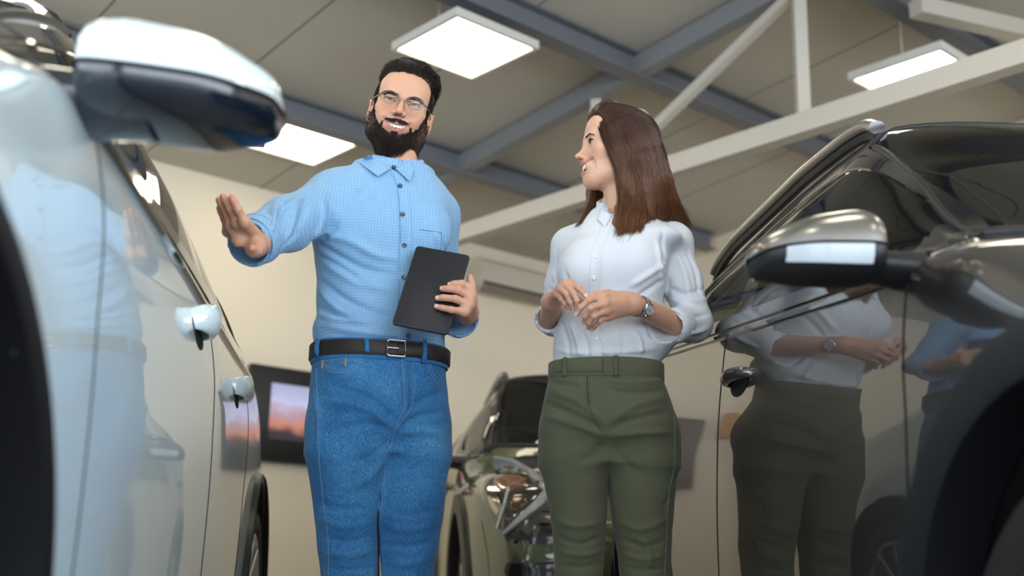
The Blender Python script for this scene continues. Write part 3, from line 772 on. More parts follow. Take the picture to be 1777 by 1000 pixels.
# ---- nose of the green car: lamps, grille and intake laid into its skin
def green_nose(c):
    bvs = [tuple(c.world(v * [sg, 1, 1])) for sg in (-1, 1) for v in c.V]; n = len(c.V)
    bv = BVHTree.FromPolygons(bvs, [tuple(int(i) for i in f) for f in c.F] + [tuple(int(i) + n for i in f) for f in c.F])
    def hitp(px, py):
        d = ray(px, py); h = bv.ray_cast(Vector(CO), Vector(d)); 
        if h[0] is None: return None
        nn = np.array(h[1]); nn = nn if nn @ d < 0 else -nn
        return np.array(h[0]), nn
    def both(name, V, F, m, par=None):
        L_ = c.loc(np.array(V)); out = []
        for sg in (1, -1):
            mb = MB(); mb.add(L_ * [sg, 1, 1], F); out.append(mb.build(name, m, (par[0] if sg > 0 else par[1]) if par else c.root, local=True, ang=50))
        return out
    def patch(poly, off, rings=7):
        poly = np.array(smooth_poly(poly, 4) if len(poly) > 5 else poly, float); cen = poly.mean(0); V = []; K = len(poly)
        for r in np.linspace(0.02, 1, rings):
            for q in cen + (poly - cen) * r:
                h = hitp(*q)
                if h is None: h = (V[-1] if V else np.zeros(3), np.array([0, 0, 0.]))
                V.append(h[0] + h[1] * off * (1 if r < .999 else .2))
        F = [(i * K + k, i * K + (k + 1) % K, (i + 1) * K + (k + 1) % K, (i + 1) * K + k) for i in range(rings - 1) for k in range(K)] + [tuple(range(K))]
        return V, F
    def rib(pts, w, off, th=.004):
        pts = np.array(pts, float); d = np.concatenate([[0], np.cumsum(np.linalg.norm(np.diff(pts, axis=0), axis=1))]); n = max(6, int(d[-1] / 5))
        q = np.stack([np.interp(np.linspace(0, d[-1], n), d, pts[:, k]) for k in (0, 1)], 1); A, N = [], []
        for x, y in q:
            h = hitp(x, y)
            if h is not None: A.append(h[0]); N.append(h[1])
        A = np.array(A); N = np.array(N); T = np.gradient(A, axis=0); T /= np.linalg.norm(T, axis=1)[:, None]; B = np.cross(T, N); B /= np.linalg.norm(B, axis=1)[:, None]; n = len(A)
        W_ = np.interp(np.linspace(0, 1, n), np.linspace(0, 1, len(w)), w)
        prof = [(-.5, -th), (-.5, off * .5), (-.35, off), (.35, off), (.5, off * .5), (.5, -th)]; K = 6
        V = np.concatenate([[A[i] + B[i] * W_[i] * a + N[i] * b for a, b in prof] for i in range(n)])
        return V, [(i * K + k, i * K + (k + 1) % K, (i + 1) * K + (k + 1) % K, (i + 1) * K + k) for i in range(n - 1) for k in range(K)] + [tuple(range(K)), tuple((n - 1) * K + k for k in range(K - 1, -1, -1))]
    V, F = patch([(890, 795), (1010, 800), (1040, 860), (1020, 930), (930, 945), (875, 932), (940, 855)], .006); gi = both('grille', V, F, mat('grille_black', (.008, .008, .009), .25, coat=.6))
    for k in range(5):
        V, F = rib([(955 - abs(k - 2) * 14, 822 + k * 22), (1015, 826 + k * 22)], [.010, .010], .012); both('grille_bar', V, F, gloss_black, gi)
    hp = [(833, 852), (842, 822), (866, 802), (905, 806), (935, 835), (948, 857), (918, 890), (884, 926), (868, 920), (848, 888)]
    V, F = patch(hp, .008); hl = both('headlight', V, F, mat('headlight_smoke', (.022, .017, .015), .08, coat=1))
    V, F = patch([(852, 840), (868, 822), (905, 824), (925, 846), (905, 850), (870, 858)], .0105, 5); both('indicator_lens', V, F, mat('amber_lens', (.22, .065, .02), .15, coat=1), hl)
    V, F = patch([(845, 860), (866, 862), (878, 885), (868, 905), (852, 882)], .0105, 5); both('projector_lens', V, F, mat('lamp_reflector', (.40, .36, .30), .15, .9), hl)
    V, F = patch([(885, 862), (915, 858), (922, 872), (895, 896), (884, 886)], .0105, 5); both('projector_lens', V, F, mat('lamp_reflector_dark', (.12, .09, .07), .15, .9), hl)
    V, F = rib([(884, 850), (876, 885), (866, 918)], [.012, .012], .014); both('lamp_divider', V, F, mat('lamp_light_guide', (.62, .66, .72), .2, .3), hl)
    V, F = rib([(856, 797), (890, 803), (918, 820), (940, 840), (954, 855), (930, 880), (905, 902), (877, 928)], [.012, .024, .034, .040, .046, .040, .032, .018], .016); both('daytime_light', V, F, mat('daytime_light_grey', (.34, .36, .42), .3, .2), hl)
    V, F = patch([(880, 978), (940, 972), (1040, 975), (1040, 1010), (940, 1012), (884, 1008)], .006, 5); both('lower_intake', V, F, mat('grille_black'))
    V, F = rib([(836, 905), (846, 960), (850, 1000)], [.004, .004], .001); both('bumper_seam', V, F, seam)
green_nose(CAR_G)
# ------------------------------------------------------------------ organic modelling: smooth unions on a voxel field
import openvdb as vdb
nrm = lambda v: np.asarray(v, float) / np.linalg.norm(v)
class Field:
    def __init__(f, lo, hi, res):
        f.lo = np.array(lo, float); f.res = res
        f.n = np.ceil((np.array(hi, float) - f.lo) / res).astype(int) + 1
        f.F = np.full(f.n, .08, np.float32)
    def like(f):
        g = Field.__new__(Field); g.lo = f.lo; g.res = f.res; g.n = f.n; g.F = np.full(f.n, .08, np.float32); return g
    def sub(f, lo, hi):
        a = np.clip(np.floor((np.array(lo) - f.lo) / f.res).astype(int), 0, f.n); b = np.clip(np.ceil((np.array(hi) - f.lo) / f.res).astype(int) + 1, 0, f.n)
        if np.any(b <= a): return None
        s = tuple(slice(int(i), int(j)) for i, j in zip(a, b))
        ax = [(f.lo[k] + np.arange(a[k], b[k]) * f.res).astype(np.float32) for k in range(3)]
        return s, ax[0][:, None, None], ax[1][None, :, None], ax[2][None, None, :]
    def put(f, s, d, k, op):
        F = f.F[s]
        if op == '+':
            if k > 0: h = np.maximum(k - np.abs(F - d), 0) / k; F[...] = np.minimum(F, d) - h * h * k * .25
            else: F[...] = np.minimum(F, d)
        else:
            if k > 0: h = np.maximum(k - np.abs(F + d), 0) / k; F[...] = np.maximum(F, -d) + h * h * k * .25
            else: F[...] = np.maximum(F, -d)
    def cone(f, a, b, ra, rb=None, k=.01, op='+', pad=.03):
        rb = ra if rb is None else rb
        a = np.asarray(a, float); b = np.asarray(b, float); r = max(ra, rb) + pad + k
        q = f.sub(np.minimum(a, b) - r, np.maximum(a, b) + r)
        if q is None: return f
        s, X, Y, Z = q; ab = b - a; L2 = ab @ ab + 1e-12
        dx, dy, dz = X - a[0], Y - a[1], Z - a[2]
        t = np.clip((dx * ab[0] + dy * ab[1] + dz * ab[2]) / L2, 0, 1)
        d = np.sqrt((dx - t * ab[0]) ** 2 + (dy - t * ab[1]) ** 2 + (dz - t * ab[2]) ** 2) - (ra + (rb - ra) * t)
        f.put(s, d.astype(np.float32), k, op); return f
    def chain(f, pts, rs, k=.01, op='+'):
        for i in range(len(pts) - 1): f.cone(pts[i], pts[i + 1], rs[i], rs[i + 1], k, op)
        return f
    def ell(f, c, r, k=.01, op='+', R=None, pad=.03):
        c = np.asarray(c, float); r = np.asarray(r, float); m = max(r) + pad + k
        e = (r if R is None else np.array([m - pad - k] * 3)) + pad + k
        q = f.sub(c - e, c + e)
        if q is None: return f
        s, X, Y, Z = q; dx, dy, dz = X - c[0], Y - c[1], Z - c[2]
        if R is not None:
            R = np.asarray(R, float)   # rows: local axes
            dx, dy, dz = (R[i, 0] * dx + R[i, 1] * dy + R[i, 2] * dz for i in range(3))
        k0 = np.sqrt((dx / r[0]) ** 2 + (dy / r[1]) ** 2 + (dz / r[2]) ** 2); k1 = np.sqrt((dx / r[0] ** 2) ** 2 + (dy / r[1] ** 2) ** 2 + (dz / r[2] ** 2) ** 2) + 1e-9
        f.put(s, (k0 * (k0 - 1) / k1).astype(np.float32), k, op); return f
    def loft(f, L, k=.02, op='+', grow=0.0, z0=None, z1=None):
        """L: rows z, cx, cy, a, b, phi; horizontal elliptical sections"""
        L = np.array(sorted(L), float); z0 = L[0, 0] if z0 is None else z0; z1 = L[-1, 0] if z1 is None else z1
        m = L[:, 3:5].max() + .06
        q = f.sub([L[:, 1].min() - m, L[:, 2].min() - m, z0 - .03], [L[:, 1].max() + m, L[:, 2].max() + m, z1 + .03])
        s, X, Y, Z = q; zz = np.clip(Z[0, 0], L[0, 0], L[-1, 0])
        I = pchip(L[:, 0], L[:, 1:], zz).astype(np.float32)
        cx, cy, a, b, ph = (I[:, i][None, None, :] for i in range(5)); a = a + grow; b = b + grow
        c_, s_ = np.cos(ph), np.sin(ph); dx = X - cx; dy = Y - cy
        u = c_ * dx + s_ * dy; v = -s_ * dx + c_ * dy; e = 2.25
        rho = (np.abs(u / a) ** e + np.abs(v / b) ** e) ** (1 / e)
        gl = np.sqrt((u / a ** 2) ** 2 + (v / b ** 2) ** 2) + 1e-6
        d = rho * (rho - 1) / gl
        d = np.minimum(d, .08)
        d = np.maximum(np.maximum(d, Z - z1), z0 - Z)
        f.put(s, d.astype(np.float32), k, op); return f
    def fn(f, lo, hi, g, k=.005, op='+'):
        q = f.sub(lo, hi)
        if q is None: return f
        s, X, Y, Z = q; f.put(s, np.broadcast_to(g(X, Y, Z), f.F[s].shape).astype(np.float32), k, op); return f
    def merge(f, g, k=.005):
        f.put(tuple(slice(None) for _ in range(3)), g.F, k, '+'); return f
    def mesh(f):
        F = f.F.copy(); F[0] = F[-1] = .08; F[:, 0] = F[:, -1] = .08; F[:, :, 0] = F[:, :, -1] = .08
        g = vdb.FloatGrid(.08); g.copyFromArray(F)
        P_, T, Q = g.convertToPolygons(0.0)
        V = np.asarray(P_, float) * f.res + f.lo
        faces = np.asarray(Q, int)
        # outward orientation
        if len(faces):
            a, b, c, d = (V[faces[:, i]] for i in range(4)); n = np.cross(c - a, d - b); cen = (a + c) / 2
            vol = (n * (cen - cen.mean(0))).sum()
            if vol < 0: faces = faces[:, ::-1]
        Fs = [tuple(q) for q in faces.tolist()]
        if len(T): Fs += [tuple(q) for q in np.asarray(T, int).tolist()]
        return V, Fs
def smooth_mesh(V, F, it=2, lam=.5):
    V = V.copy(); E = np.array([(q[i], q[(i + 1) % len(q)]) for q in F for i in range(len(q))])
    E = np.vstack([E, E[:, ::-1]]); cnt = np.bincount(E[:, 0], minlength=len(V))[:, None] + 1e-9
    for _ in range(it):
        S = np.zeros_like(V)
        for k in range(3): S[:, k] = np.bincount(E[:, 0], weights=V[E[:, 1], k], minlength=len(V))
        V += lam * (S / cnt - V)
    return V
def vnormals(V, F):
    Q = np.array([q if len(q) == 4 else (q[0], q[1], q[2], q[2]) for q in F]); n = np.cross(V[Q[:, 2]] - V[Q[:, 0]], V[Q[:, 3]] - V[Q[:, 1]])
    N = np.zeros_like(V)
    for i in range(4):
        for k in range(3): N[:, k] += np.bincount(Q[:, i], weights=n[:, k], minlength=len(V))
    return N / (np.linalg.norm(N, axis=1)[:, None] + 1e-12)
_lat = rng.random((32, 32, 32))
def vnoise(Pn, sc):
    q = Pn * sc + 100; i = np.floor(q).astype(int); t = q - i; t = t * t * (3 - 2 * t); r = 0
    for a in (0, 1):
        for b in (0, 1):
            for c in (0, 1):
                w = (t[:, 0] if a else 1 - t[:, 0]) * (t[:, 1] if b else 1 - t[:, 1]) * (t[:, 2] if c else 1 - t[:, 2])
                r = r + w * _lat[(i[:, 0] + a) % 32, (i[:, 1] + b) % 32, (i[:, 2] + c) % 32]
    return r * 2 - 1
def bvh_of(V, F): return BVHTree.FromPolygons([tuple(v) for v in V], F)
def hit(bv, px, py):
    d = ray(px, py); h = bv.ray_cast(Vector(CO), Vector(d))
    if h[0] is None: return None
    n = np.array(h[1]); 
    if n @ d > 0: n = -n
    return np.array(h[0]), n
def px_path(bv, pts, step=4.0):
    pts = np.array(pts, float); d = np.concatenate([[0], np.cumsum(np.linalg.norm(np.diff(pts, axis=0), axis=1))])
    n = max(4, int(d[-1] / step)); tt = np.linspace(0, d[-1], n)
    if len(pts) > 2: q = pchip(d, pts, tt)
    else: q = np.stack([np.interp(tt, d, pts[:, k]) for k in (0, 1)], 1)
    A, N = [], []
    for x, y in q:
        h = hit(bv, x, y)
        if h is not None: A.append(h[0]); N.append(h[1])
    A = np.array(A); N = np.array(N)
    if len(N) > 3:
        for _ in range(2): N[1:-1] = (N[:-2] + N[1:-1] * 2 + N[2:]) / 4; A[1:-1] = (A[:-2] + A[1:-1] * 2 + A[2:]) / 4
        N /= np.linalg.norm(N, axis=1)[:, None]
    return A, N
def strip(A, N, width, off=.001, thick=.004, taper=False):
    T = np.gradient(A, axis=0); T /= np.linalg.norm(T, axis=1)[:, None] + 1e-9
    B = np.cross(T, N); B /= np.linalg.norm(B, axis=1)[:, None] + 1e-9; n = len(A)
    w = np.full(n, width) if np.ndim(width) == 0 else np.interp(np.linspace(0, 1, n), np.linspace(0, 1, len(width)), width)
    prof = [(-.5, -thick), (-.5, off * .4), (-.4, off), (0, off * 1.15), (.4, off), (.5, off * .4), (.5, -thick)]; K = len(prof)
    V = np.concatenate([[A[i] + B[i] * w[i] * a + N[i] * b for a, b in prof] for i in range(n)])
    F = [(i * K + k, i * K + (k + 1) % K, (i + 1) * K + (k + 1) % K, (i + 1) * K + k) for i in range(n - 1) for k in range(K)] + [tuple(range(K)), tuple((n - 1) * K + k for k in range(K - 1, -1, -1))]
    return V, F
def px_strip(mb, bv, pts, width, off=.001, thick=.004, step=4.0):
    A, N = px_path(bv, pts, step)
    if len(A) > 2: mb.add(*strip(A, N, width, off, thick))
def px_sheet(bv, quad, off=.004, thick=.0025, nu=14, nv=10, lift=None, zoff=0.0):
    """cloth flap: a bilinear patch between four photo corners laid over a surface"""
    q = np.array(quad, float); U, Vv = np.meshgrid(np.linspace(0, 1, nu), np.linspace(0, 1, nv), indexing='ij')
    X = (q[0][:, None, None] * (1 - U) * (1 - Vv) + q[1][:, None, None] * U * (1 - Vv) + q[2][:, None, None] * U * Vv + q[3][:, None, None] * (1 - U) * Vv)
    T = np.full((nu, nv), np.nan); Nn = np.zeros(3)
    for i in range(nu):
        for j in range(nv):
            h = hit(bv, X[0, i, j], X[1, i, j])
            if h is not None: T[i, j] = np.linalg.norm(h[0] - CO); Nn = Nn + h[1]
    ok = T[~np.isnan(T)]; med = np.median(ok); T = np.where(np.isnan(T) | (abs(T - med) > .09), med, T); T0 = T.copy()
    for _ in range(6):
        S = T.copy(); S[1:-1] = (T[:-2] + 2 * T[1:-1] + T[2:]) / 4; S[:, 1:-1] = (S[:, :-2] + 2 * S[:, 1:-1] + S[:, 2:]) / 4; T = np.minimum(S, T0)
    if lift is not None: T = T - (lift[0] * (1 - U) * (1 - Vv) + lift[1] * U * (1 - Vv) + lift[2] * U * Vv + lift[3] * (1 - U) * Vv)
    A = np.array([[CO + ray(X[0, i, j], X[1, i, j]) * (T[i, j] - off) for j in range(nv)] for i in range(nu)]); B = np.array([[CO + ray(X[0, i, j], X[1, i, j]) * (T[i, j] - off + thick) for j in range(nv)] for i in range(nu)])
    V = np.concatenate([A.reshape(-1, 3), B.reshape(-1, 3)]); o = nu * nv; F = []
    for i in range(nu - 1):
        for j in range(nv - 1):
            a, b, c, d = i * nv + j, (i + 1) * nv + j, (i + 1) * nv + j + 1, i * nv + j + 1; F += [(a, b, c, d), (o + a, o + d, o + c, o + b)]
    rim = [i * nv for i in range(nu)] + [(nu - 1) * nv + j for j in range(1, nv)] + [i * nv + nv - 1 for i in range(nu - 2, -1, -1)] + [j for j in range(nv - 2, 0, -1)]
    F += [(rim[i], rim[(i + 1) % len(rim)], o + rim[(i + 1) % len(rim)], o + rim[i]) for i in range(len(rim))]
    return V, F
def folds(V, N, bv, strokes):
    """soft ridges (+) and creases (-) in cloth along photographed fold lines; (points, amp, sigma)"""
    D = np.zeros(len(V))
    for pts, amp, sg in strokes:
        A, _ = px_path(bv, pts, 8.0)
        if len(A) < 2: continue
        lo = A.min(0) - 3 * sg; hi = A.max(0) + 3 * sg
        m = np.where(np.all((V > lo) & (V < hi), axis=1))[0]
        if not len(m): continue
        best = np.full(len(m), 1e9); tb = np.zeros(len(m)); n = len(A) - 1
        for i in range(n):
            ab = A[i + 1] - A[i]; t = np.clip(((V[m] - A[i]) @ ab) / (ab @ ab + 1e-12), 0, 1); d = np.linalg.norm(V[m] - A[i] - t[:, None] * ab, axis=1)
            u = d < best; best[u] = d[u]; tb[u] = (i + t[u]) / n
        taper = np.clip(np.minimum(tb, 1 - tb) * 4 + .15, 0, 1)
        D[m] += amp * taper * np.exp(-(best / sg) ** 2)
    return V + N * D[:, None]
def cloth(V, F, strokes, bv=None, noise=((9, .004), (22, .0015))):
    bv = bv or bvh_of(V, F); N = vnormals(V, F)
    V2 = folds(V, N, bv, strokes)
    d = sum(a * vnoise(V * [1, 1, .8], s) for s, a in noise)
    return V2 + N * d[:, None]
def plane_px(Y0):
    def f(px, py, dY=0.0): return on_plane(px, py, np.array([0, Y0 + dY, 0]), np.array([0, 1.0, 0]))
    return f
def rings_from_px(pl, rows, phi, dY=0.0):
    L = []
    for r in rows:
        py, xl, xr, b = r[:4]; dy = r[4] if len(r) > 4 else 0
        A, B = pl(xl, py), pl(xr, py); c = (A + B) / 2
        L.append((c[2], c[0], c[1] + dy + dY, (B[0] - A[0]) / 2, b, phi))
    return L
def ring_at(L, z, grow, n=96, tilt=(0, 0), e=2.25):
    L = np.array(sorted(L), float); out = []
    th = np.linspace(0, 2 * math.pi, n, endpoint=False)
    I = pchip(L[:, 0], L[:, 1:], np.array([z]))[0]; cx, cy, a, b, ph = I; a += grow; b += grow
    for t in th:
        ca, sa = math.cos(t), math.sin(t); u = a * math.copysign(abs(ca) ** (2 / e), ca); v = b * math.copysign(abs(sa) ** (2 / e), sa)
        out.append((cx + u * math.cos(ph) - v * math.sin(ph), cy + u * math.sin(ph) + v * math.cos(ph), z + tilt[0] * u + tilt[1] * v))
    return np.array(out)
def band(L, z, h, grow, thick, n=128, tilt=(0, 0)):
    """closed band around a lofted body: belt, waistband"""
    rows = []
    for dz, g in ((-h / 2, grow - .004), (-h / 2, grow + thick * .7), (-h / 2 + .002, grow + thick), (h / 2 - .002, grow + thick), (h / 2, grow + thick * .7), (h / 2, grow - .004)):
        rows.append(ring_at(L, z, g, n, tilt) + [0, 0, dz])
    V = np.concatenate(rows); K = len(rows)
    F = [(k * n + i, k * n + (i + 1) % n, (k + 1) * n + (i + 1) % n, (k + 1) * n + i) for k in range(K - 1) for i in range(n)]
    return V, F
def tubes(paths, r0, r1=None, n=4):
    """many thin tapered strands as one mesh; paths (N, K, 3)"""
    A = np.asarray(paths, float); N_, K = A.shape[:2]; r1 = r0 * .3 if r1 is None else r1
    T = np.gradient(A, axis=1); T /= np.linalg.norm(T, axis=2)[..., None] + 1e-9
    ref = np.array([.31, .2, .93]); x = np.cross(T, ref); x /= np.linalg.norm(x, axis=2)[..., None] + 1e-9; y = np.cross(T, x)
    r = np.linspace(1, 0, K)[None, :, None] * (r0 - r1) + r1; r = r * np.sin(np.linspace(.35, 1, K) * math.pi * .5)[None, :, None]
    V = np.stack([A + r * (math.cos(a) * x + math.sin(a) * y) for a in np.arange(n) * 2 * math.pi / n], 2)   # N,K,n,3
    base = np.arange(N_ * K * n).reshape(N_, K, n); b = base[:, :-1]; c = base[:, 1:]
    F = np.stack([b, np.roll(b, -1, 2), np.roll(c, -1, 2), c], -1).reshape(-1, 4)
    return V.reshape(-1, 3), F.tolist()
def vcol(o, C):
    at = o.data.color_attributes.new('tone', 'FLOAT_COLOR', 'POINT')
    at.data.foreach_set('color', np.concatenate([C, np.ones((len(C), 1))], 1).astype(np.float32).ravel())
def vmat(name, rough=.5, sub=0, **k):
    m = mat(name, (.5, .5, .5), rough, sub=sub, **k); a = nd(m, 'ShaderNodeVertexColor', _layer_name='tone'); lk(m, a, 'Color', bsdf(m), 'Base Color')
    return m
skin_m = vmat('skin', .42, sub=.35)
n_ = nd(skin_m, 'ShaderNodeTexNoise', Scale=420.0, Detail=2.0); t_ = nd(skin_m, 'ShaderNodeTexCoord'); lk(skin_m, t_, 'Object', n_, 'Vector')
b_ = nd(skin_m, 'ShaderNodeBump', Strength=.10, Distance=.0006); lk(skin_m, n_, 'Fac', b_, 'Height'); lk(skin_m, b_, 'Normal', bsdf(skin_m), 'Normal')

# ------------------------------------------------------------------ heads (local frame: x right, y back, z up, origin between the ears at eye level)
class Head:
    def __init__(h, fwd, up, anchor_local, anchor_world, s=1.0):
        y = -nrm(fwd); z = nrm(np.asarray(up, float) - (np.asarray(up, float) @ y) * y); x = np.cross(y, z)
        h.R = np.array([x, y, z]); h.s = s; h.o = np.asarray(anchor_world) - (np.asarray(anchor_local) * s) @ h.R
    def w(h, v): return (np.asarray(v, float) * h.s) @ h.R + h.o
    def l(h, v): return ((np.asarray(v, float) - h.o) @ h.R.T) / h.s
def smile(g):
    """inner mouth outline; returns x half width, upper(x), lower(x), front(x)"""
    w = g['mw']
    up = lambda x: g['mz'] + g['mu'] * (x / w) ** 2
    lo = lambda x: g['mz'] - g['mo'] + (g['mo'] + g['mu']) * np.abs(x / w) ** g.get('me', 2.2)
    fr = lambda x: g['my'] + g['mc'] * x * x
    return w, up, lo, fr
def head_field(g, neck_local, res=.0016):
    f = Field((-.105, -.145, -.21), (.105, .13, .145), res)
    m = g.get('male', True)
    f.ell((0, .014, .036) if m else (0, .009, .033), (.0745, .094, .080) if m else (.0705, .087, .077), k=0)
    f.ell((0, -.045 - (0 if m else .006), .045), (.058, .040, .048), k=.03)
    f.ell((0, -.030, -.025), (.061 if m else .056, .056, .070), k=.03)
    jw = .050 if m else .043; jr = .020 if m else .017
    for s in (-1, 1):
        f.cone((s * jw, -.002, -.066), (s * .018, -.066, g['chin'] + .018), jr, .016, k=.03)
        f.cone((s * jw, -.002, -.066), (s * (jw + .005), .004, -.03), jr, .015, k=.03)
        f.ell((s * .043, -.056, -.018), (.020, .020, .016), k=.022)          # cheek bone
        f.ell((s * g.get('ck', (.037, -.066, -.038))[0],) + tuple(g.get('ck', (.037, -.066, -.038))[1:]), (.017, .018, .016) if m else (.015, .016, .014), k=.018)          # smiling cheek
    f.ell((0, -.052, -.055), (.037, .032, .040), k=.03)                       # muzzle
    f.ell((0, -.072, g['chin'] + .016), (.020 if m else .015, .016, .016), k=.018)
    f.cone((-.034, -.076, .017), (.034, -.076, .017), .0115 if m else .009, k=.018)
    f.cone((0, -.078, .017), (0, -.083, .012), .012, k=.012)
    # eye sockets
    for s in (-1, 1):
        f.ell((s * .031, -.0965 + g.get('ed', 0), -.001), (.019, .014, .0115), k=.014, op='-')
    # nose
    f.cone((0, -.086, .006), (0, g['ny'] + .0065, -.026), .0062, .0088 if m else .0072, k=.012)
    if not m: f.cone((0, -.080, .03), (0, -.084, .010), .010, .007, k=.014)
    f.ell((0, g['ny'], -.031), (.0088, .0095, .0082) if m else (.0074, .0088, .0070), k=.007)
    for s in (-1, 1):
        f.ell((s * g['nw'], g['ny'] + .011, -.0345), (.0068, .0105, .0070) if m else (.0054, .0090, .0060), k=.006)
        f.ell((s * .0062, g['ny'] + .004, -.0415), (.0036, .0062, .0040), k=.003, op='-')
    # eyelids: a ball with an almond opening
    for s in (-1, 1):
        ed = g.get('ed', 0); c = (s * .0315, -.0765 + ed, -.001)
        f.ell(c, (.0148, .0140, .0135), k=.005)
        eo = g['eo']
        def almond(X, Y, Z, s=s):
            x = (X - s * .0315) / .0138; z = Z + .0012 - .0016 * x * s
            up = eo * np.maximum(1 - x * x, 0) ** .75; dn = -eo * .55 * np.maximum(1 - x * x, 0)
            d = np.maximum(z - up, dn - z); return np.maximum(d, np.maximum(np.abs(x) * .0138 - .0138, Y + .0800 - ed))
        f.fn((s * .0315 - .018, -.1, -.012), (s * .0315 + .018, -.07 + ed, .012), almond, k=.0012, op='-')
        f.cone((s * .019, -.0905 + ed, .0088), (s * .041, -.0855 + ed, .0085), .0022, k=.004)   # lid fold
    # mouth
    w, up, lo, fr = smile(g); xs = np.linspace(-w, w, 15)
    U = [np.array([x, fr(x), up(x) + .0030 * (1 - .6 * (x / w) ** 2)]) for x in xs]; Lw = [np.array([x, fr(x) + .003, lo(x) - .0035 * (1 - .7 * (x / w) ** 2)]) for x in xs]
    f.ell((0, fr(0) + .012, g['mz'] - .004), (w * 1.02, .020, .017), k=.012)
    def opening(X, Y, Z):
        d = np.maximum(lo(X) - Z, Z - up(X)); d = np.maximum(d, np.abs(X) - w); return np.maximum(d, Y - (fr(X) + .017))
    for P_, r in ((U, g.get('lr', .0036)), (Lw, g.get('lr', .0036) * 1.25)):
        for i in range(len(P_) - 1):
            e = 1 - .45 * abs(xs[i] / w) ** 2; f.cone(P_[i], P_[i + 1], r * e, r * e, k=.004)
    f.fn((-w - .004, -.13, g['mz'] - .04), (w + .004, -.06, g['mz'] + .03), opening, k=.0015, op='-')
    for s in (-1, 1):    # smile creases
        f.chain([(s * .020, -.101, -.040), (s * (w + .008), fr(w) - .001, g['mz'] + .002), (s * (w + .010), fr(w) + .006, g['mz'] - .016)], (.0022, .0026, .001), k=.007, op='-')
        f.ell((s * (w + .003), fr(w) - .002, g['mz'] + g['mu']), (.004, .004, .004), k=.005, op='-')
    # ears
    for s in (() if g.get('noears') else (-1, 1)):
        Re = np.array([[1, -.35 * s, 0], [.35 * s, 1, .18], [0, -.18, 1]]); Re = Re / np.linalg.norm(Re, axis=1)[:, None]
        f.ell((s * .077, .012, -.012), (.0075, .0175, .030), k=.006, R=Re)
        f.ell((s * .0845, .008, -.008), (.0055, .0115, .020), k=.004, op='-', R=Re)
        th = np.radians(np.linspace(-60, 200, 12)); hp = [(s * (.081 + .003 * math.sin(t)), .014 - .0150 * math.cos(t + .6), -.010 + .0255 * math.sin(t + .2)) for t in th]
        f.chain(hp, [.0030] * 12, k=.002)
        f.ell((s * .0775, .003, -.034), (.0055, .007, .0085), k=.004)
    # neck
    nr = g['neck']
    f.cone((0, .020, -.055), neck_local, nr * .97, nr * 1.03, k=.022)
    f.ell((0, -.03, g['chin'] + .035), (.035, .04, .02), k=.03)
    if m: f.ell((0, -.035 + .02, -.15), (.01, .012, .012), k=.02)
    return f
def skin_colors(V, g, base, lip, dark):
    C = np.tile(np.array(base), (len(V), 1)); x, y, z = V.T
    def mix(mask, col):
        nonlocal C
        m = np.clip(mask, 0, 1)[:, None]; C = C * (1 - m) + np.array(col) * m
    w, up, lo, fr = smile(g)
    mix(.45 * np.exp(-(((np.abs(x) - .042) / .02) ** 2 + ((z + .034) / .017) ** 2)) * (y < -.03), (base[0] * 1.0, base[1] * .72, base[2] * .66))
    mix(.35 * np.exp(-((x / .012) ** 2 + ((z + .032) / .012) ** 2)) * (y < -.085), (base[0], base[1] * .72, base[2] * .66))
    dz = np.where(z > up(x), z - up(x) - .0035, lo(x) - z - .0042)
    inl = (np.abs(x) < w + .0005) & (y < -.055) & (z < up(x) + .02) & (z > lo(x) - .02)
    mix(np.where(inl, np.clip(1 - np.abs(dz) / (.0062 if g['male'] else .0046), 0, 1) ** .6, 0) * 1.0, lip)
    inside = (np.abs(x) < w) & (z < up(x) - .0006) & (z > lo(x) + .0006) & (y > fr(x) + .004) & (y < -.03)
    mix(inside.astype(float), dark)
    mix(.35 * np.exp(-((np.abs(x) - .079) / .01) ** 2) * (np.abs(y - .01) < .03), (base[0], base[1] * .7, base[2] * .62))
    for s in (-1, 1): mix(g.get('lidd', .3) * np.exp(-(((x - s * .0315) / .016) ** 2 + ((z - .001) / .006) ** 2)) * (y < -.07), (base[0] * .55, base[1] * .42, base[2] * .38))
    return C
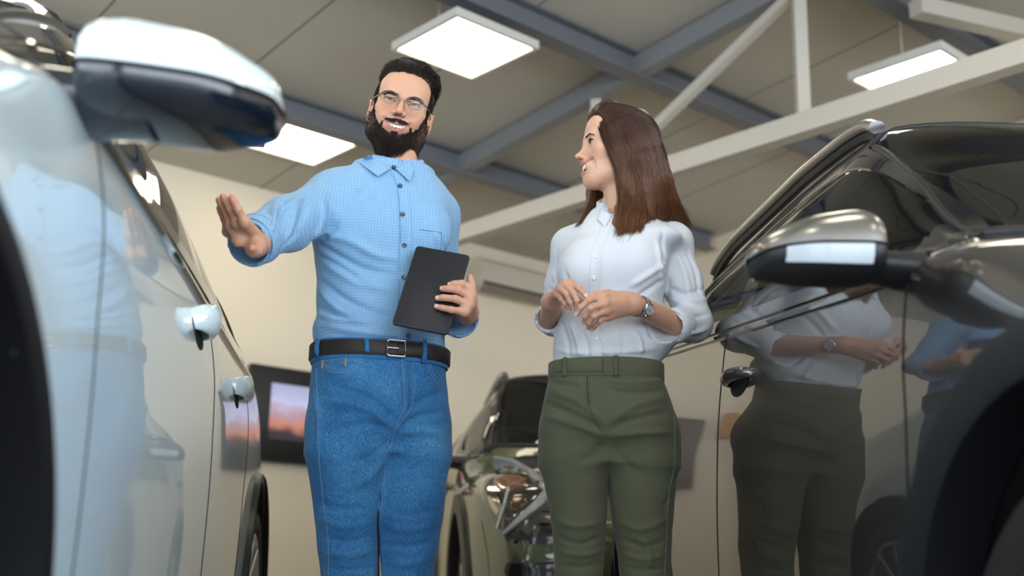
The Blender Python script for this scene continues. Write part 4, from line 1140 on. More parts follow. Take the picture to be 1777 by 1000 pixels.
def build_head_bits(h, g, root, iris):
    """eyes, lashes, teeth, tongue"""
    white = mat('eye_white', (.50, .47, .45), .25); pup = mat('pupil', (.004, .004, .004), .05, coat=1); im = mat('iris_' + g['name'], iris, .2, coat=1)
    gz = nrm(np.array(g.get('gaze', (0, -1, 0))))
    for s in (-1, 1):
        ed = g.get('ed', 0); c = np.array([s * .0315, -.0768 + ed, -.001]); r = .0124
        bm = bmesh.new(); bmesh.ops.create_uvsphere(bm, u_segments=32, v_segments=24, radius=r); V = np.array([v.co[:] for v in bm.verts]); F = [[v.index for v in f.verts] for f in bm.faces]; bm.free()
        e = link_mesh('eye', h.w(V + c), F, white, root)
        x = nrm(np.cross(gz, (0, 0, 1))); y = np.cross(x, gz)
        for nm, ri, dep, m_ in (('iris', .0062, .0003, im), ('pupil', .0027, .0006, pup)):
            n = 28; R_ = r + dep; V = []
            for q_ in (.05, .35, .7, 1.0):
                a_ = math.asin(ri / R_) * q_; V += [c + R_ * (gz * math.cos(a_) + math.sin(a_) * (math.cos(t) * x + math.sin(t) * y)) for t in np.linspace(0, 2 * math.pi, n, endpoint=False)]
            F = [(k * n + i, k * n + (i + 1) % n, (k + 1) * n + (i + 1) % n, (k + 1) * n + i) for k in range(3) for i in range(n)] + [tuple(range(n))]
            link_mesh(nm, h.w(V), F, m_, e)
        # lashes line
        P_ = []
        for u in np.linspace(-1, 1, 26):
            z0 = -.0012 + .0016 * u * s + g['eo'] * max(1 - u * u, 0) ** .75
            a = np.array([s * .0315 + u * .0136, -.0765 + ed - math.sqrt(max(.0150 ** 2 - (u * .0136) ** 2 * .9, 0)) + .0008, z0])
            ln = g['lash'] * (1 + .5 * (u * s > 0) * abs(u)); P_.append([a, a + np.array([u * .35, -.8, .25]) * ln * .5, a + np.array([u * .6, -1, .8]) * ln])
        V, F = tubes(np.array(P_), .0007, .0003); link_mesh('eyelashes', h.w(V), F, g['hairm'], root)
    w, up, lo, fr = smile(g)
    f = Field((-w - .005, -.12, g['mz'] - .03), (w + .005, -.05, g['mz'] + .02), .0008)
    tw = [.0042, .0033, .0038, .0034, .0032, .003]; x = 0
    for i, t in enumerate(tw):
        for s in (-1, 1):
            xc = s * (x + t); 
            if abs(xc) > w: continue
            f.ell((xc, fr(xc) + g.get('tf', .0065), up(xc) - g.get('tz', .0028)), (t * 1.12, .0030, g.get('th', .0062) * (1 if i < 3 else .85)), k=.0010)
        x += 2 * t * .97
    V, F = f.mesh(); link_mesh('teeth', h.w(smooth_mesh(V, F, 1)), F, mat('teeth', (.83, .80, .74), .18, coat=.6), root)
    mb = MB(); V = []; 
    f = Field((-w, -.1, g['mz'] - .04), (w, -.04, g['mz'] + .01), .0016); f.ell((0, fr(0) + .022, g['mz'] - g['mo'] - .004), (w * .7, .016, .007), k=0)
    V, F = f.mesh(); link_mesh('tongue', h.w(V), F, mat('tongue', (.45, .13, .12), .35), root)
def brows(h, g, root, bv_local):
    P_ = []
    for s in (-1, 1):
        for i in range(g.get('nb', 260)):
            u = rng.random(); x = .013 + u * .034; z = .0150 + g['bz'] + g.get('ba', .0035) * math.sin(min(1, u * 1.35) * math.pi * .62) - .004 * max(0, u - .7) / .3 + (rng.random() - .5) * g['bh'] * (1 - .6 * u)
            q = bv_local.ray_cast(Vector((s * x, -.2, z)), Vector((0, 1, 0)))
            if q[0] is None: continue
            a = np.array(q[0]); n = -abs(np.array(q[1])) * [0, 1, 0]; d = np.array([s * (1 - .0), .25 * u, .55 - .9 * u + rng.normal() * .15]); d = nrm(d)
            L = .0055 + .002 * rng.random(); P_.append([a, a + d * L * .5 + [0, -.0012, 0], a + d * L + [0, -.0006, 0]])
    V, F = tubes(np.array(P_), .00040, .00015); link_mesh('eyebrows', h.w(V), F, g['hairm'], root)
def hand_field(f, wrist, mcps, fingers, thumb, rw=.026, rf=.0088, palm_r=.0125, fores=None, k=.007):
    """fingers: lists of joint points after the knuckle; thumb: list from its base"""
    for i, (m, fg) in enumerate(zip(mcps, fingers)):
        r = rf * (1.0, 1.02, .97, .86)[i]
        g = f.like()
        pts = [m] + list(fg); rs = [r * 1.12, r * 1.02, r * .95, r * .82][:len(pts)]
        for j in range(len(pts) - 1): g.cone(pts[j], pts[j + 1], rs[j], rs[j + 1], k=.002)
        g.ell(pts[1], (r * 1.06,) * 3, k=.003)
        f.merge(g, .0022)
    for i in range(4):
        f.cone(np.asarray(wrist) + (np.asarray(mcps[i]) - np.mean(mcps, 0)) * .55, mcps[i], palm_r * 1.15, palm_r * .92, k=k + .004)
    for i in range(3): f.cone(mcps[i], mcps[i + 1], palm_r * .85, palm_r * .8, k=k)
    g = f.like()
    rs = [rf * 1.75, rf * 1.22, rf * 1.10, rf * .92][:len(thumb)]
    for j in range(len(thumb) - 1): g.cone(thumb[j], thumb[j + 1], rs[j], rs[j + 1], k=.004)
    f.merge(g, .006)
    f.cone(wrist, thumb[0], rw * .8, rf * 1.7, k=.012)
    if fores is not None:
        f.cone(fores, wrist, rw * 1.25, rw, k=.012)
    return f
def nails(pts, material, root):
    """(tip, previous joint, normal) per finger: small curved plates"""
    for tip, prev, n, r in pts:
        tip = np.asarray(tip); d = nrm(tip - prev); n = nrm(n - (n @ d) * d); s = np.cross(d, n); V = []; 
        for u in np.linspace(-1, 1, 7):
            for v in np.linspace(-1, 1, 7): V.append(tip + d * (u * .0052 - .0005) + s * (v * r * .62) + n * (r * .985 * math.sqrt(1 - (v * .62) ** 2) - .0007 * (u > .8)))
        F = [(i * 7 + j, i * 7 + j + 1, i * 7 + j + 8, i * 7 + j + 7) for i in range(6) for j in range(6)]
        link_mesh('fingernail', V, F, material, root)
nail_m = mat('fingernail', (.72, .46, .38), .22, coat=.5)
# ------------------------------------------------------------------ the man
def cuff_ring(mb, c, d, r, h, th=.006, n=48, up=(0, 0, 1)):
    """rolled sleeve edge around direction d"""
    d = nrm(d); prof = []
    for k in range(9):
        a = math.pi * 2 * k / 8; prof.append((r + th * math.cos(a), h * .5 * math.sin(a)))
    mb.lathe(prof, c, d, n)
def collar(c, ax, rt, rb, h_back, tip, gap, stand=.02, n=60, spread=.5):
    """shirt collar: stand + turned-down leaf; ax rows x, y(back), z(up)"""
    ax = np.asarray(ax, float); c = np.asarray(c, float); rows = []
    A = np.radians(np.linspace(gap, 360 - gap, n))
    for a in A:
        d = np.array([math.sin(a), -math.cos(a)]); front = (1 + math.cos(a)) / 2
        zt = h_back * (1 - .65 * front ** 1.3)
        w = .036 + (tip - .036) * max(0, (front - .62) / .38) ** 1.6
        fl = 1 + .25 * front
        pr = [(rt * .98, zt - .03), (rt, zt - .004), (rt + .003, zt), (rt + .008, zt - .003), (rb * (.5 + .5 * fl) * .99, zt - w), (rb * (.5 + .5 * fl) - .003, zt - w + .001), (rt + .002, zt - .006)]
        sh = spread * front ** 6
        for k, (r, z) in enumerate(pr):
            tw = (.55 if k in (4, 5) else 0) * sh * (1 if a < math.pi else -1)
            dd = np.array([math.sin(a + tw), -math.cos(a + tw)])
            rows.append(c + ax[0] * dd[0] * r + ax[1] * dd[1] * r * .95 + ax[2] * z)
    K = 7; F = [(i * K + k, i * K + k + 1, (i + 1) * K + k + 1, (i + 1) * K + k) for i in range(n - 1) for k in range(K - 1)]
    return rows, F
def shirt_mat(name, col, check=None, rough=.75):
    m = mat(name, col, rough, sheen=.15); b = bsdf(m); tc = nd(m, 'ShaderNodeTexCoord'); c = None
    n = nd(m, 'ShaderNodeTexNoise', Scale=700.0, Detail=2.0); lk(m, tc, 'Object', n, 'Vector')
    c2 = tuple(min(1, v * 1.12) for v in col); base = mixcol(m, n.outputs['Fac'], tuple(v * .9 for v in col), c2)
    if check:
        sp = nd(m, 'ShaderNodeSeparateXYZ'); wob = nd(m, 'ShaderNodeTexNoise', Scale=14.0, Detail=2.0); lk(m, tc, 'Object', wob, 'Vector')
        v = nd(m, 'ShaderNodeVectorMath', _operation='SCALE'); v.inputs['Scale'].default_value = .010; lk(m, wob, 'Color', v, 0)
        ad = nd(m, 'ShaderNodeVectorMath', _operation='ADD'); lk(m, tc, 'Object', ad, 0); lk(m, v, 0, ad, 1); lk(m, ad, 0, sp, 0)
        n3 = nd(m, 'ShaderNodeTexNoise', Scale=60.0, Detail=3.0); lk(m, tc, 'Object', n3, 'Vector')
        ls = []
        for ax in ('X', 'Z'):
            p = math_nd(m, 'PINGPONG', sp.outputs[ax], check / 2); g = math_nd(m, 'LESS_THAN', p, .00042); ls.append(g)
        g = math_nd(m, 'MAXIMUM', ls[0], ls[1]); g = math_nd(m, 'MULTIPLY', g, math_nd(m, 'MULTIPLY', n3.outputs['Fac'], .85))
        base = mixcol(m, g, base, (.50, .70, .86))
    m.node_tree.links.new(base, b.inputs['Base Color'])
    wv = nd(m, 'ShaderNodeTexNoise', Scale=260.0, Detail=3.0); lk(m, tc, 'Object', wv, 'Vector'); bp = nd(m, 'ShaderNodeBump', Strength=.25, Distance=.0008); lk(m, wv, 'Fac', bp, 'Height'); lk(m, bp, 'Normal', b, 'Normal')
    return m
def denim_mat():
    m = mat('denim', (.02, .14, .36), .85, sheen=.1); b = bsdf(m); tc = nd(m, 'ShaderNodeTexCoord')
    n = nd(m, 'ShaderNodeTexNoise', Scale=480.0, Detail=3.0, Roughness=.7); mp = nd(m, 'ShaderNodeMapping'); mp.inputs['Scale'].default_value = (1, 1, .35); lk(m, tc, 'Object', mp, 'Vector'); lk(m, mp, 0, n, 'Vector')
    n2 = nd(m, 'ShaderNodeTexNoise', Scale=7.0, Detail=5.0); lk(m, tc, 'Object', n2, 'Vector')
    r = nd(m, 'ShaderNodeValToRGB'); e = r.color_ramp.elements; e[0].position = .3; e[0].color = (.006, .050, .16, 1); e[1].position = .70; e[1].color = (.10, .33, .58, 1); k = e.new(.5); k.color = (.020, .135, .335, 1)
    s = math_nd(m, 'ADD', math_nd(m, 'MULTIPLY', n.outputs['Fac'], .62), math_nd(m, 'MULTIPLY', n2.outputs['Fac'], .38)); m.node_tree.links.new(s, r.inputs[0])
    m.node_tree.links.new(r.outputs[0], b.inputs['Base Color'])
    bp = nd(m, 'ShaderNodeBump', Strength=.4, Distance=.001); lk(m, n, 'Fac', bp, 'Height'); lk(m, bp, 'Normal', b, 'Normal')
    return m
def shoe(root, ankle, toe_dir, material, L=.28, name='shoe', heel=.0):
    a = np.array([ankle[0], ankle[1], 0]); d = nrm(np.array([toe_dir[0], toe_dir[1], 0])); s = np.array([-d[1], d[0], 0])
    f = Field(a - [.22, .22, -.0], a + [.22, .22, .15 + heel], .005)
    f.cone(a - d * .04 + [0, 0, .038 + heel], a + d * .05 + [0, 0, .045 + heel * .6], .036, .038, k=.02); f.cone(a + d * .05 + [0, 0, .040 + heel * .4], a + d * (L - .12) + [0, 0, .028], .038, .026, k=.02)
    f.cone(a + [0, 0, .05 + heel], a + [0, 0, .11 + heel], .04, .042, k=.02)
    f.fn(a - [.22, .22, .02], a + [.22, .22, .01], lambda X, Y, Z: Z - .004 + 0 * X + 0 * Y, k=0, op='-')
    if heel: f.cone(a - d * .05 + [0, 0, .008], a - d * .045 + [0, 0, heel + .02], .014, .022, k=.01)
    V, F = f.mesh(); V[:, 2] = np.maximum(V[:, 2], .002)
    return link_mesh(name, V, F, material, root)

def build_man():
    Y0 = 2.80; pl = plane_px(Y0)
    root = empty('person', (-.29, Y0, 0)); 
    tag(root, 'bearded man in glasses, blue shirt and jeans, one hand held out towards the white car', 'person')
    hairm = mat('dark_brown_hair', (.022, .013, .009), .5, spec=.4)
    # ---- torso and shirt
    ph = .26
    L = rings_from_px(pl, [(296, 618, 745, .070, .02), (318, 572, 768, .092, .01), (350, 552, 783, .112), (400, 541, 782, .122), (450, 545, 770, .122), (500, 549, 761, .115), (550, 549, 762, .112), (580, 543, 771, .118), (612, 546, 773, .112)], ph)
    zt, zb_ = L[0][0], pl(660, 600, -.10)[2]
    SR, ER, CE = P(580, 345, 2.89), P(498, 388, 2.70), P(436, 420, 2.52)
    SL, EL, CL = P(757, 378, 3.00), P(770, 530, 3.00), P(797, 553, 2.83)
    nb = pl(690, 292, .01)
    lo = np.array([-.78, 2.25, pl(660, 612)[2] - .02]); hi = np.array([.02, 3.05, 1.66])
    f = Field(lo, hi, .0045)
    f.loft(L, z0=zb_, z1=zt)
    f.cone(nb + [-.03, 0, -.03], SR + [0, 0, -.008], .062, .062, k=.05); f.cone(nb + [.03, .02, -.035], SL + [0, 0, 0], .060, .056, k=.05)
    f.chain([SR, ER, CE], (.066, .057, .053), k=.035)
    f.chain([SL, EL], (.056, .050), k=.03); f.chain([EL, CL], (.050, .046), k=.02)
    f.ell(pl(622, 400, -.085), (.085, .05, .075), k=.05); f.ell(pl(730, 405, -.06), (.075, .05, .075), k=.05)
    d = nrm(CE - ER); f.cone(CE + d * .006, CE + d * .12, .047, .05, k=.003, op='-')
    d = nrm(CL - EL); f.cone(CL + d * .006, CL + d * .12, .040, .042, k=.003, op='-')
    # neck opening
    f.cone(nb + [0, 0, -.005], nb + [.01, .0, .10], .057, .062, k=.004, op='-')
    V, F = f.mesh(); V = smooth_mesh(V, F, 2); bv0 = bvh_of(V, F)
    st = [([(700, 330), (704, 400), (703, 480), (700, 540)], .0012, .010),
          # blouse over the waist
          ([(548, 560), (600, 572), (670, 580), (765, 585)], .005, .012), ([(552, 545), (590, 556), (640, 560)], .006, .010), ([(550, 530), (575, 545), (610, 552)], -.004, .008), ([(550, 578), (565, 560), (590, 552)], .006, .008), ([(735, 560), (762, 566)], .005, .008),
          # diagonal drags across the chest and belly
          ([(535, 415), (580, 440), (640, 470), (690, 478)], -.004, .011), ([(540, 405), (600, 415), (660, 445), (700, 450)], .004, .013), ([(548, 480), (600, 520), (660, 545), (700, 552)], -.004, .010), ([(552, 500), (590, 540), (640, 560)], .004, .010), ([(560, 455), (620, 490), (680, 505)], .0035, .012), ([(548, 440), (600, 470), (640, 500)], -.003, .009),
          ([(570, 345), (575, 380), (560, 415), (540, 425)], -.005, .010), ([(560, 350), (555, 390), (540, 412)], .004, .010), ([(590, 380), (570, 410), (545, 428)], -.004, .008),
          ([(765, 420), (775, 450), (770, 480)], -.004, .009), ([(752, 400), (766, 430), (762, 470)], .003, .010),
          # sleeve wrinkles
          ([(540, 320), (530, 360), (505, 415)], -.0035, .009), ([(515, 325), (512, 360), (490, 425)], .004, .009), ([(500, 335), (485, 380), (470, 440)], -.005, .009), ([(480, 350), (470, 395), (455, 445)], .006, .008), ([(465, 365), (457, 400), (440, 455)], -.005, .006), ([(452, 375), (445, 410), (425, 455)], .005, .006), ([(520, 400), (495, 425), (470, 440)], -.004, .008), ([(530, 345), (500, 355), (475, 360)], .003, .008),
          ([(600, 320), (640, 345), (690, 345)], -.002, .014), ([(640, 330), (600, 360), (585, 400)], .0015, .012)]
    V = cloth(V, F, [(a, b * 2.1, c * .8) for a, b, c in st], bv0, ((8, .004), (20, .0022), (45, .0008)))
    bv = bvh_of(V, F)
    sm = shirt_mat('blue_check_shirt', (.185, .375, .61), .0072)
    shirt = link_mesh('shirt', V, F, sm, root)
    # collar
    ax = np.array([nrm([math.cos(ph), math.sin(ph), 0.0]), nrm([-math.sin(ph), math.cos(ph), .12]), [0, 0, 1]]); ax[2] = nrm(np.cross(ax[0], ax[1]) + ax[0] * .12)
    Vc, Fc = collar(nb + [-.004, -.004, -.008], ax, .0595, .070, .050, .045, 4, spread=.1)
    mb = MB(); mb.add(Vc, Fc)
    bc = bvh_of(np.concatenate([V, np.array(Vc)]), list(F) + [tuple(i + len(V) for i in q) for q in Fc])
    mb.add(*px_sheet(bc, [(640, 269), (678, 292), (656, 306), (622, 281)], .006, .003, lift=(.004, .006, .008, .0)))
    mb.add(*px_sheet(bc, [(686, 292), (712, 279), (719, 297), (711, 315)], .006, .003, lift=(.006, .004, .0, .008)))
    mb.build('collar', sm, shirt, ang=80)
    mb = MB(); px_strip(mb, bv, [(688, 300), (697, 330), (702, 375), (704, 430), (701, 500), (697, 560), (700, 592)], .030, .0022, .004); mb.build('button_placket', sm, shirt, ang=60)
    mb = MB(); px_strip(mb, bv, [(681, 302), (690, 330), (694, 375), (695, 430), (692, 500), (688, 560)], .0016, .0030, .002); mb.build('placket_stitching', mat('shirt_stitch', (.10, .24, .45), .8), shirt, ang=60)
    btn = mat('navy_button', (.03, .045, .09), .25, coat=.6)
    for q in ((683, 292), (694, 324), (699, 373), (702, 426), (700, 482), (708, 583)):
        h_ = hit(bv, *q)
        if h_ is None: continue
        c, n = h_; mb = MB(); mb.lathe([(0, .0052), (.0028, .0050), (.0042, .0062), (.0056, .0058), (.0060, .0035), (.0058, 0)], c, n, 20)
        o = mb.build('button', btn, shirt, ang=60)
        mb = MB()
        x = nrm(np.cross(n, (0, .1, 1))); y = np.cross(x, n)
        for a in (-1, 1):
            mb.tube([c + n * .0058 + x * .0012 * a - y * .0012, c + n * .0058 + x * .0012 * a + y * .0012], .0004, 4)
        mb.build('button_thread', mat('thread_pale', (.6, .65, .7), .7), shirt)
    # pocket edge on his left chest
    mb = MB(); px_strip(mb, bv, [(728, 398), (765, 404)], .0018, .0014, .002); px_strip(mb, bv, [(766, 404), (764, 440)], .0014, .0012, .002); mb.build('chest_pocket_seam', mat('shirt_stitch'), shirt, ang=60)
    # rolled cuffs
    for c, e, r, r2 in ((CE, ER, .0515, .0545), (CL, EL, .0445, .0475)):
        d = nrm(c - e); mb = MB()
        th = np.linspace(0, 2 * math.pi, 12)
        mb.lathe([(r - .004, -.030), (r + .004, -.032), (r2 + .001, -.028), (r2 + .0025, -.014), (r2 + .0015, .002), (r + .003, .008), (r - .001, .006), (r - .004, -.0), (r - .005, -.03)], c, d, 64)
        mb.lathe([(r + .004, -.045), (r2 + .003, -.043), (r2 + .0045, -.034), (r2 + .002, -.026), (r, -.03)], c, d, 64)
        o = mb.build('rolled_cuff', sm, shirt, ang=70)
        me = o.data; co = np.array([v.co[:] for v in me.vertices]); co = co + (vnoise(co, 30)[:, None] * .002) * 1.0 + vnoise(co, 13)[:, None] * .003 * nrm(np.cross(d, (0, 0, 1)))
        me.vertices.foreach_set('co', co.ravel()); me.update()
    # ---- jeans
    J = rings_from_px(pl, [(586, 549, 770, .112), (612, 547, 773, .114), (650, 541, 775, .122), (700, 537, 777, .125), (745, 536, 777, .115), (775, 537, 776, .095)], ph * .8)
    f = Field([-.60, 2.55, .05], [.03, 3.05, pl(660, 588)[2] + .02], .0045)
    f.loft(J, z0=pl(0, 775)[2], z1=pl(660, 594, -.10)[2])
    def leg(rows):
        pts, rs = [], []
        for py, xl, xr, dy in rows:
            a, b = pl(xl, py, dy), pl(xr, py, dy); pts.append((a + b) / 2); rs.append((b[0] - a[0]) / 2)
        return pts, rs
    pr, rr = leg([(742, 537, 668, -.02), (790, 537, 675, -.025), (850, 547, 664, -.02), (900, 552, 657, -.02), (950, 557, 656, -.015), (1000, 562, 657, -.01)])
    plg, rl = leg([(742, 668, 776, .01), (790, 672, 776, .005), (850, 664, 770, .0), (900, 660, 763, .0), (950, 661, 755, .005), (1000, 663, 746, .01)])
    for p_, r_, foot in ((pr, rr, (-.30 - .04, 2.80)), (plg, rl, (-.30 + .14, 2.84))):
        end = np.array([p_[-1][0] + (.0), p_[-1][1] + .02, .09]); f.chain(p_ + [end], r_ + [.062], k=.03)
    mid = pl(672, 800, 0)
    def gapf(X, Y, Z):   # keep the legs apart below the crotch
        xs = np.interp(Z, [pl(658, 1000, -.08)[2], pl(660, 900, -.08)[2], pl(668, 830, -.08)[2], pl(684, 765, -.1)[2]], [pl(659.5, 1000)[0], pl(658.5, 900)[0], pl(668, 830)[0], pl(684, 765)[0]])
        w = np.interp(Z, [.05, pl(0, 1000)[2], pl(0, 870)[2], pl(0, 760)[2]], [.006, .004, .0016, -.004])
        return np.maximum(np.abs(X - xs) - w, Z - pl(684, 752, -.10)[2])
    f.fn([-.6, 2.5, .05], [.03, 3.1, pl(684, 757)[2] + .01], gapf, k=.006, op='-')
    V, F = f.mesh(); V = smooth_mesh(V, F, 2); bv0 = bvh_of(V, F)
    st = [([(697, 615), (700, 650), (706, 690), (700, 720), (684, 750)], .0045, .009), ([(712, 625), (716, 660), (712, 700)], -.003, .007), ([(688, 625), (692, 660), (697, 700)], -.003, .006),
          ([(684, 752), (640, 735), (600, 742), (560, 760)], -.004, .012), ([(684, 748), (650, 715), (600, 700), (556, 700)], .004, .013), ([(690, 735), (640, 690), (580, 672)], -.0035, .010), ([(695, 740), (730, 722), (770, 715)], -.004, .010), ([(692, 752), (730, 748), (770, 755)], .004, .012), ([(700, 715), (740, 690), (772, 680)], -.003, .010),
          ([(680, 760), (650, 790), (600, 805)], -.003, .014), ([(680, 775), (640, 830), (600, 850)], .003, .014),
          ([(548, 870), (590, 885), (640, 880)], -.004, .010), ([(552, 900), (600, 915), (650, 905)], .005, .011), ([(556, 930), (600, 940), (650, 930)], -.005, .010), ([(560, 960), (605, 965), (652, 955)], .005, .011), ([(562, 985), (605, 990), (650, 985)], -.004, .009),
          ([(664, 880), (710, 895), (758, 885)], -.004, .010), ([(665, 910), (705, 922), (755, 910)], .004, .011), ([(665, 945), (705, 950), (750, 940)], -.005, .010), ([(668, 975), (705, 980), (745, 970)], .004, .010),
          ([(560, 640), (600, 655), (640, 650)], .002, .012), ([(545, 680), (556, 730), (550, 790)], .004, .010)]
    V = cloth(V, F, [(a, b * (1.7 if a[0][1] < 860 else 1.0), c * .8) for a, b, c in st], bv0, ((7, .004), (18, .0022), (40, .0008))); bj = bvh_of(V, F)
    dm = denim_mat(); jeans = link_mesh('jeans', V, F, dm, root)
    stitch = mat('denim_stitch_pale', (.14, .26, .40), .8); tan = mat('denim_stitch_tan', (.42, .26, .10), .8)
    for pts in ([(556, 618), (572, 640), (600, 643), (618, 630), (624, 612)], [(557, 623), (572, 645), (602, 648), (622, 634), (629, 612)], [(745, 620), (750, 645), (772, 668)], [(740, 620), (746, 648), (770, 673)],
                [(697, 618), (700, 660), (702, 700), (690, 735), (683, 752)], [(717, 625), (720, 665), (716, 700), (704, 722), (688, 745)],
                [(549, 640), (551, 700), (553, 780), (561, 870), (570, 950), (570, 1000)], [(683, 755), (672, 800), (664, 850), (661, 900)]):
        mb = MB(); px_strip(mb, bj, pts, .0014, .0012, .002); mb.build('jeans_seam', stitch, jeans, ang=60)
    for q in ((560, 626), (600, 622)):
        mb = MB(); px_strip(mb, bj, [q, (q[0] - 1, q[1] + 14)], .004, .002, .002); mb.build('pocket_bartack', tan, jeans, ang=60)
    mb = MB(); px_strip(mb, bj, [(562, 627), (598, 623)], .002, .0018, .002); mb.build('coin_pocket_edge', stitch, jeans, ang=60)
    # waistband, loops, belt
    zb = pl(660, 604, -.115)[2]
    mb = MB(); mb.add(*band(J, zb - .002, .050, .003, .004)); mb.build('waistband', dm, jeans, ang=50)
    blt = mat('dark_leather_belt', (.016, .011, .009), .55, bump=(120, .25, .0008))
    V, F = band(J, zb, .036, .008, .004); mb = MB(); mb.add(V, F); belt = mb.build('belt', blt, root, ang=50)
    bb = bvh_of(V, F)
    hb = hit(bb, 687, 605)
    if hb:
        c, n = hb; n = nrm(n * [1, 1, 0]); x = nrm(np.cross((0, 0, 1), n)); z = np.array([0, 0, 1.])
        if x[0] < 0: x = -x
        pts = [c + n * .005 + x * .022 * sx + z * .019 * sz for sx, sz in ((-.75, 1), (.9, 1), (1, .85), (1, -.85), (.9, -1), (-.75, -1), (-1, -.8), (-1, .8), (-.75, 1))]
        mb = MB(); mb.tube(pts, .0026, 10, caps=False); mb.tube([c + n * .006 - x * .022, c + n * .006 + x * .005], .002, 8); mb.build('belt_buckle', mat('brushed_steel', (.55, .54, .52), .25, 1), belt, ang=60)
        mb = MB(); px_strip(mb, bb, [(716, 600), (716, 617)], .012, .003, .003); mb.build('belt_keeper', blt, belt, ang=60)
        mb = MB(); px_strip(mb, bb, [(690, 606), (735, 609)], .030, .0035, .003); mb.build('belt_end', blt, belt, ang=60)
    bw = bvh_of(*band(J, zb, .05, .012, .004))
    for q in (552, 636, 737):
        mb = MB(); px_strip(mb, bw, [(q, 588), (q + (1 if q > 560 else -3), 603), (q - 1, 627)], .011, .0035, .003, 3.0); mb.build('belt_loop', dm, jeans, ang=60)
    # ---- head
    g = dict(name='man', male=True, chin=-.118, ny=-.1115, nw=.0125, eo=.0040, mw=.0315, mz=-.0625, mu=.0105, mo=.0120, my=-.0985, mc=15.0, neck=.056, hairm=hairm, lash=.0022, bz=-.0025, bh=.0065, gaze=(0, -1, -.10), lidd=.3)
    t = math.radians(13.5); up0 = CR * math.sin(t) + CU * math.cos(t); yaw = math.radians(5)
    r0 = CR * math.cos(t) - CU * math.sin(t)
    fw = -CF * math.cos(math.radians(9)) + up0 * math.sin(math.radians(9)); fw = nrm(fw + r0 * math.tan(yaw))
    Hd = Head(fw, up0, (0, -.088, 0), P(697.5, 177.5, 2.93))
    nl = Hd.l(nb + [0, .005, -.05])
    f = head_field(g, nl); V, F = f.mesh(); V = smooth_mesh(V, F, 1, .4)
    base = (.60, .335, .225)
    C = skin_colors(V, g, base, (.50, .19, .16), (.10, .02, .02))
    x, y, z = V.T; ax_ = np.abs(x)
    w, upf, lof, frf = smile(g)
    jit = vnoise(V, 160) * .003
    zc = np.interp(ax_, [0, .018, .028, .036, .046, .056, .066, .074], [-.083, -.084, -.078, -.070, -.062, -.048, -.016, .02]) + jit
    chin = (z < zc) & (z > -.128) & (y < .012) & (y > -.12) & ~((ax_ < .030) & (z > lof(x) - .0070))
    must = (ax_ < .0375) & (y < -.062) & (z > upf(x) + .0045) & (z < -.0450 - .006 * (ax_ / .034) ** 1.5 + jit) 
    link = (ax_ > .0345) & (ax_ < .0410) & (y < -.05) & (z < -.052 - (ax_ - .0345) * 1.2) & (z > -.085)
    patch = (ax_ < .007) & (z < lof(x) - .011) & (z > -.1)
    chin &= (y < np.interp(z, [-.15, -.11, -.07, 0], [-.03, -.005, .006, -.008]))
    beard = (chin | must | link | patch)
    yb = np.interp(z, [-.07, -.045, -.03, -.008, .012, .035, .060, .078, .090, .100], [.035, .03, -.006, -.030, -.044, -.046, -.046, -.050, -.074, -.3]) + jit
    ear = (ax_ > .0725) & (np.abs(y - .012) < .024) & (z < .020)
    scalp = ((y > yb) | (z > .081 + jit)) & ~ear & (z > -.07) & (ax_ < .0795)
    for m_, a in ((beard, .82), (scalp, .93)): C[m_] = C[m_] * (1 - a) + np.array((.018, .011, .008)) * a
    bodyV = [Hd.w(V)]; bodyF = [F]; bodyC = [C]
    N = vnormals(V, F)
    # ---- hands of the man
    # right hand, palm towards the camera, fingers up and to the left
    def mkfield(pts, pad=.03, res=.0020):
        pts = np.array(pts); return Field(pts.min(0) - pad, pts.max(0) + pad, res)
    wr = P(448, 424, 2.50)
    mc = [P(425, 386, 2.42), P(412, 388, 2.435), P(402, 394, 2.452), P(396, 402, 2.47)]
    fg = [[P(413, 364, 2.405), P(406, 350, 2.40), P(402, 342.5, 2.40)], [P(400, 363, 2.42), P(392, 349, 2.415), P(387, 341, 2.412)], [P(392, 369, 2.44), P(384, 355, 2.43), P(379.5, 347, 2.43)], [P(389, 380, 2.462), P(383.5, 368, 2.455), P(380, 361, 2.452)]]
    th = [P(446, 428, 2.455), P(446, 437, 2.425), P(440, 437, 2.40), P(438, 431, 2.382)]
    f = mkfield([wr, ER] + mc + [q for a in fg for q in a] + th)
    hand_field(f, wr, mc, fg, th, rw=.026, rf=.0086, palm_r=.0125, fores=ER + (CE - ER) * .3)
    f.ell(P(442, 430, 2.455), (.020, .016, .022), k=.014); f.ell(P(414, 412, 2.455), (.016, .013, .022), k=.014)
    Vh, Fh = f.mesh(); Vh = smooth_mesh(Vh, Fh, 1, .4); bodyV.append(Vh); bodyF.append(Fh)
    tips = np.array([a[-1] for a in fg] + [th[-1]]); dd = np.min(np.linalg.norm(Vh[:, None] - tips[None], axis=2), axis=1)
    c = np.tile((.56, .30, .20), (len(Vh), 1)); m_ = np.clip(1 - dd / .022, 0, 1)[:, None] * .5; c = c * (1 - m_) + np.array((.60, .22, .16)) * m_; bodyC.append(c)
    # tablet in the left hand
    TL, TR_, BR, BL = P(735.5, 430, 2.765), P(829.5, 449, 2.755), P(763, 578, 2.645), P(667, 560.5, 2.665)
    ctr = (TL + TR_ + BR + BL) / 4; xa = nrm(TR_ - TL + BR - BL); ya = nrm(np.cross(np.cross(xa, TL - BL + TR_ - BR), xa)); na = nrm(np.cross(xa, ya))
    if na @ (CO - ctr) < 0: na = -na
    hw = (np.linalg.norm(TR_ - TL) + np.linalg.norm(BR - BL)) / 4; hh = (np.linalg.norm(TL - BL) + np.linalg.norm(TR_ - BR)) / 4
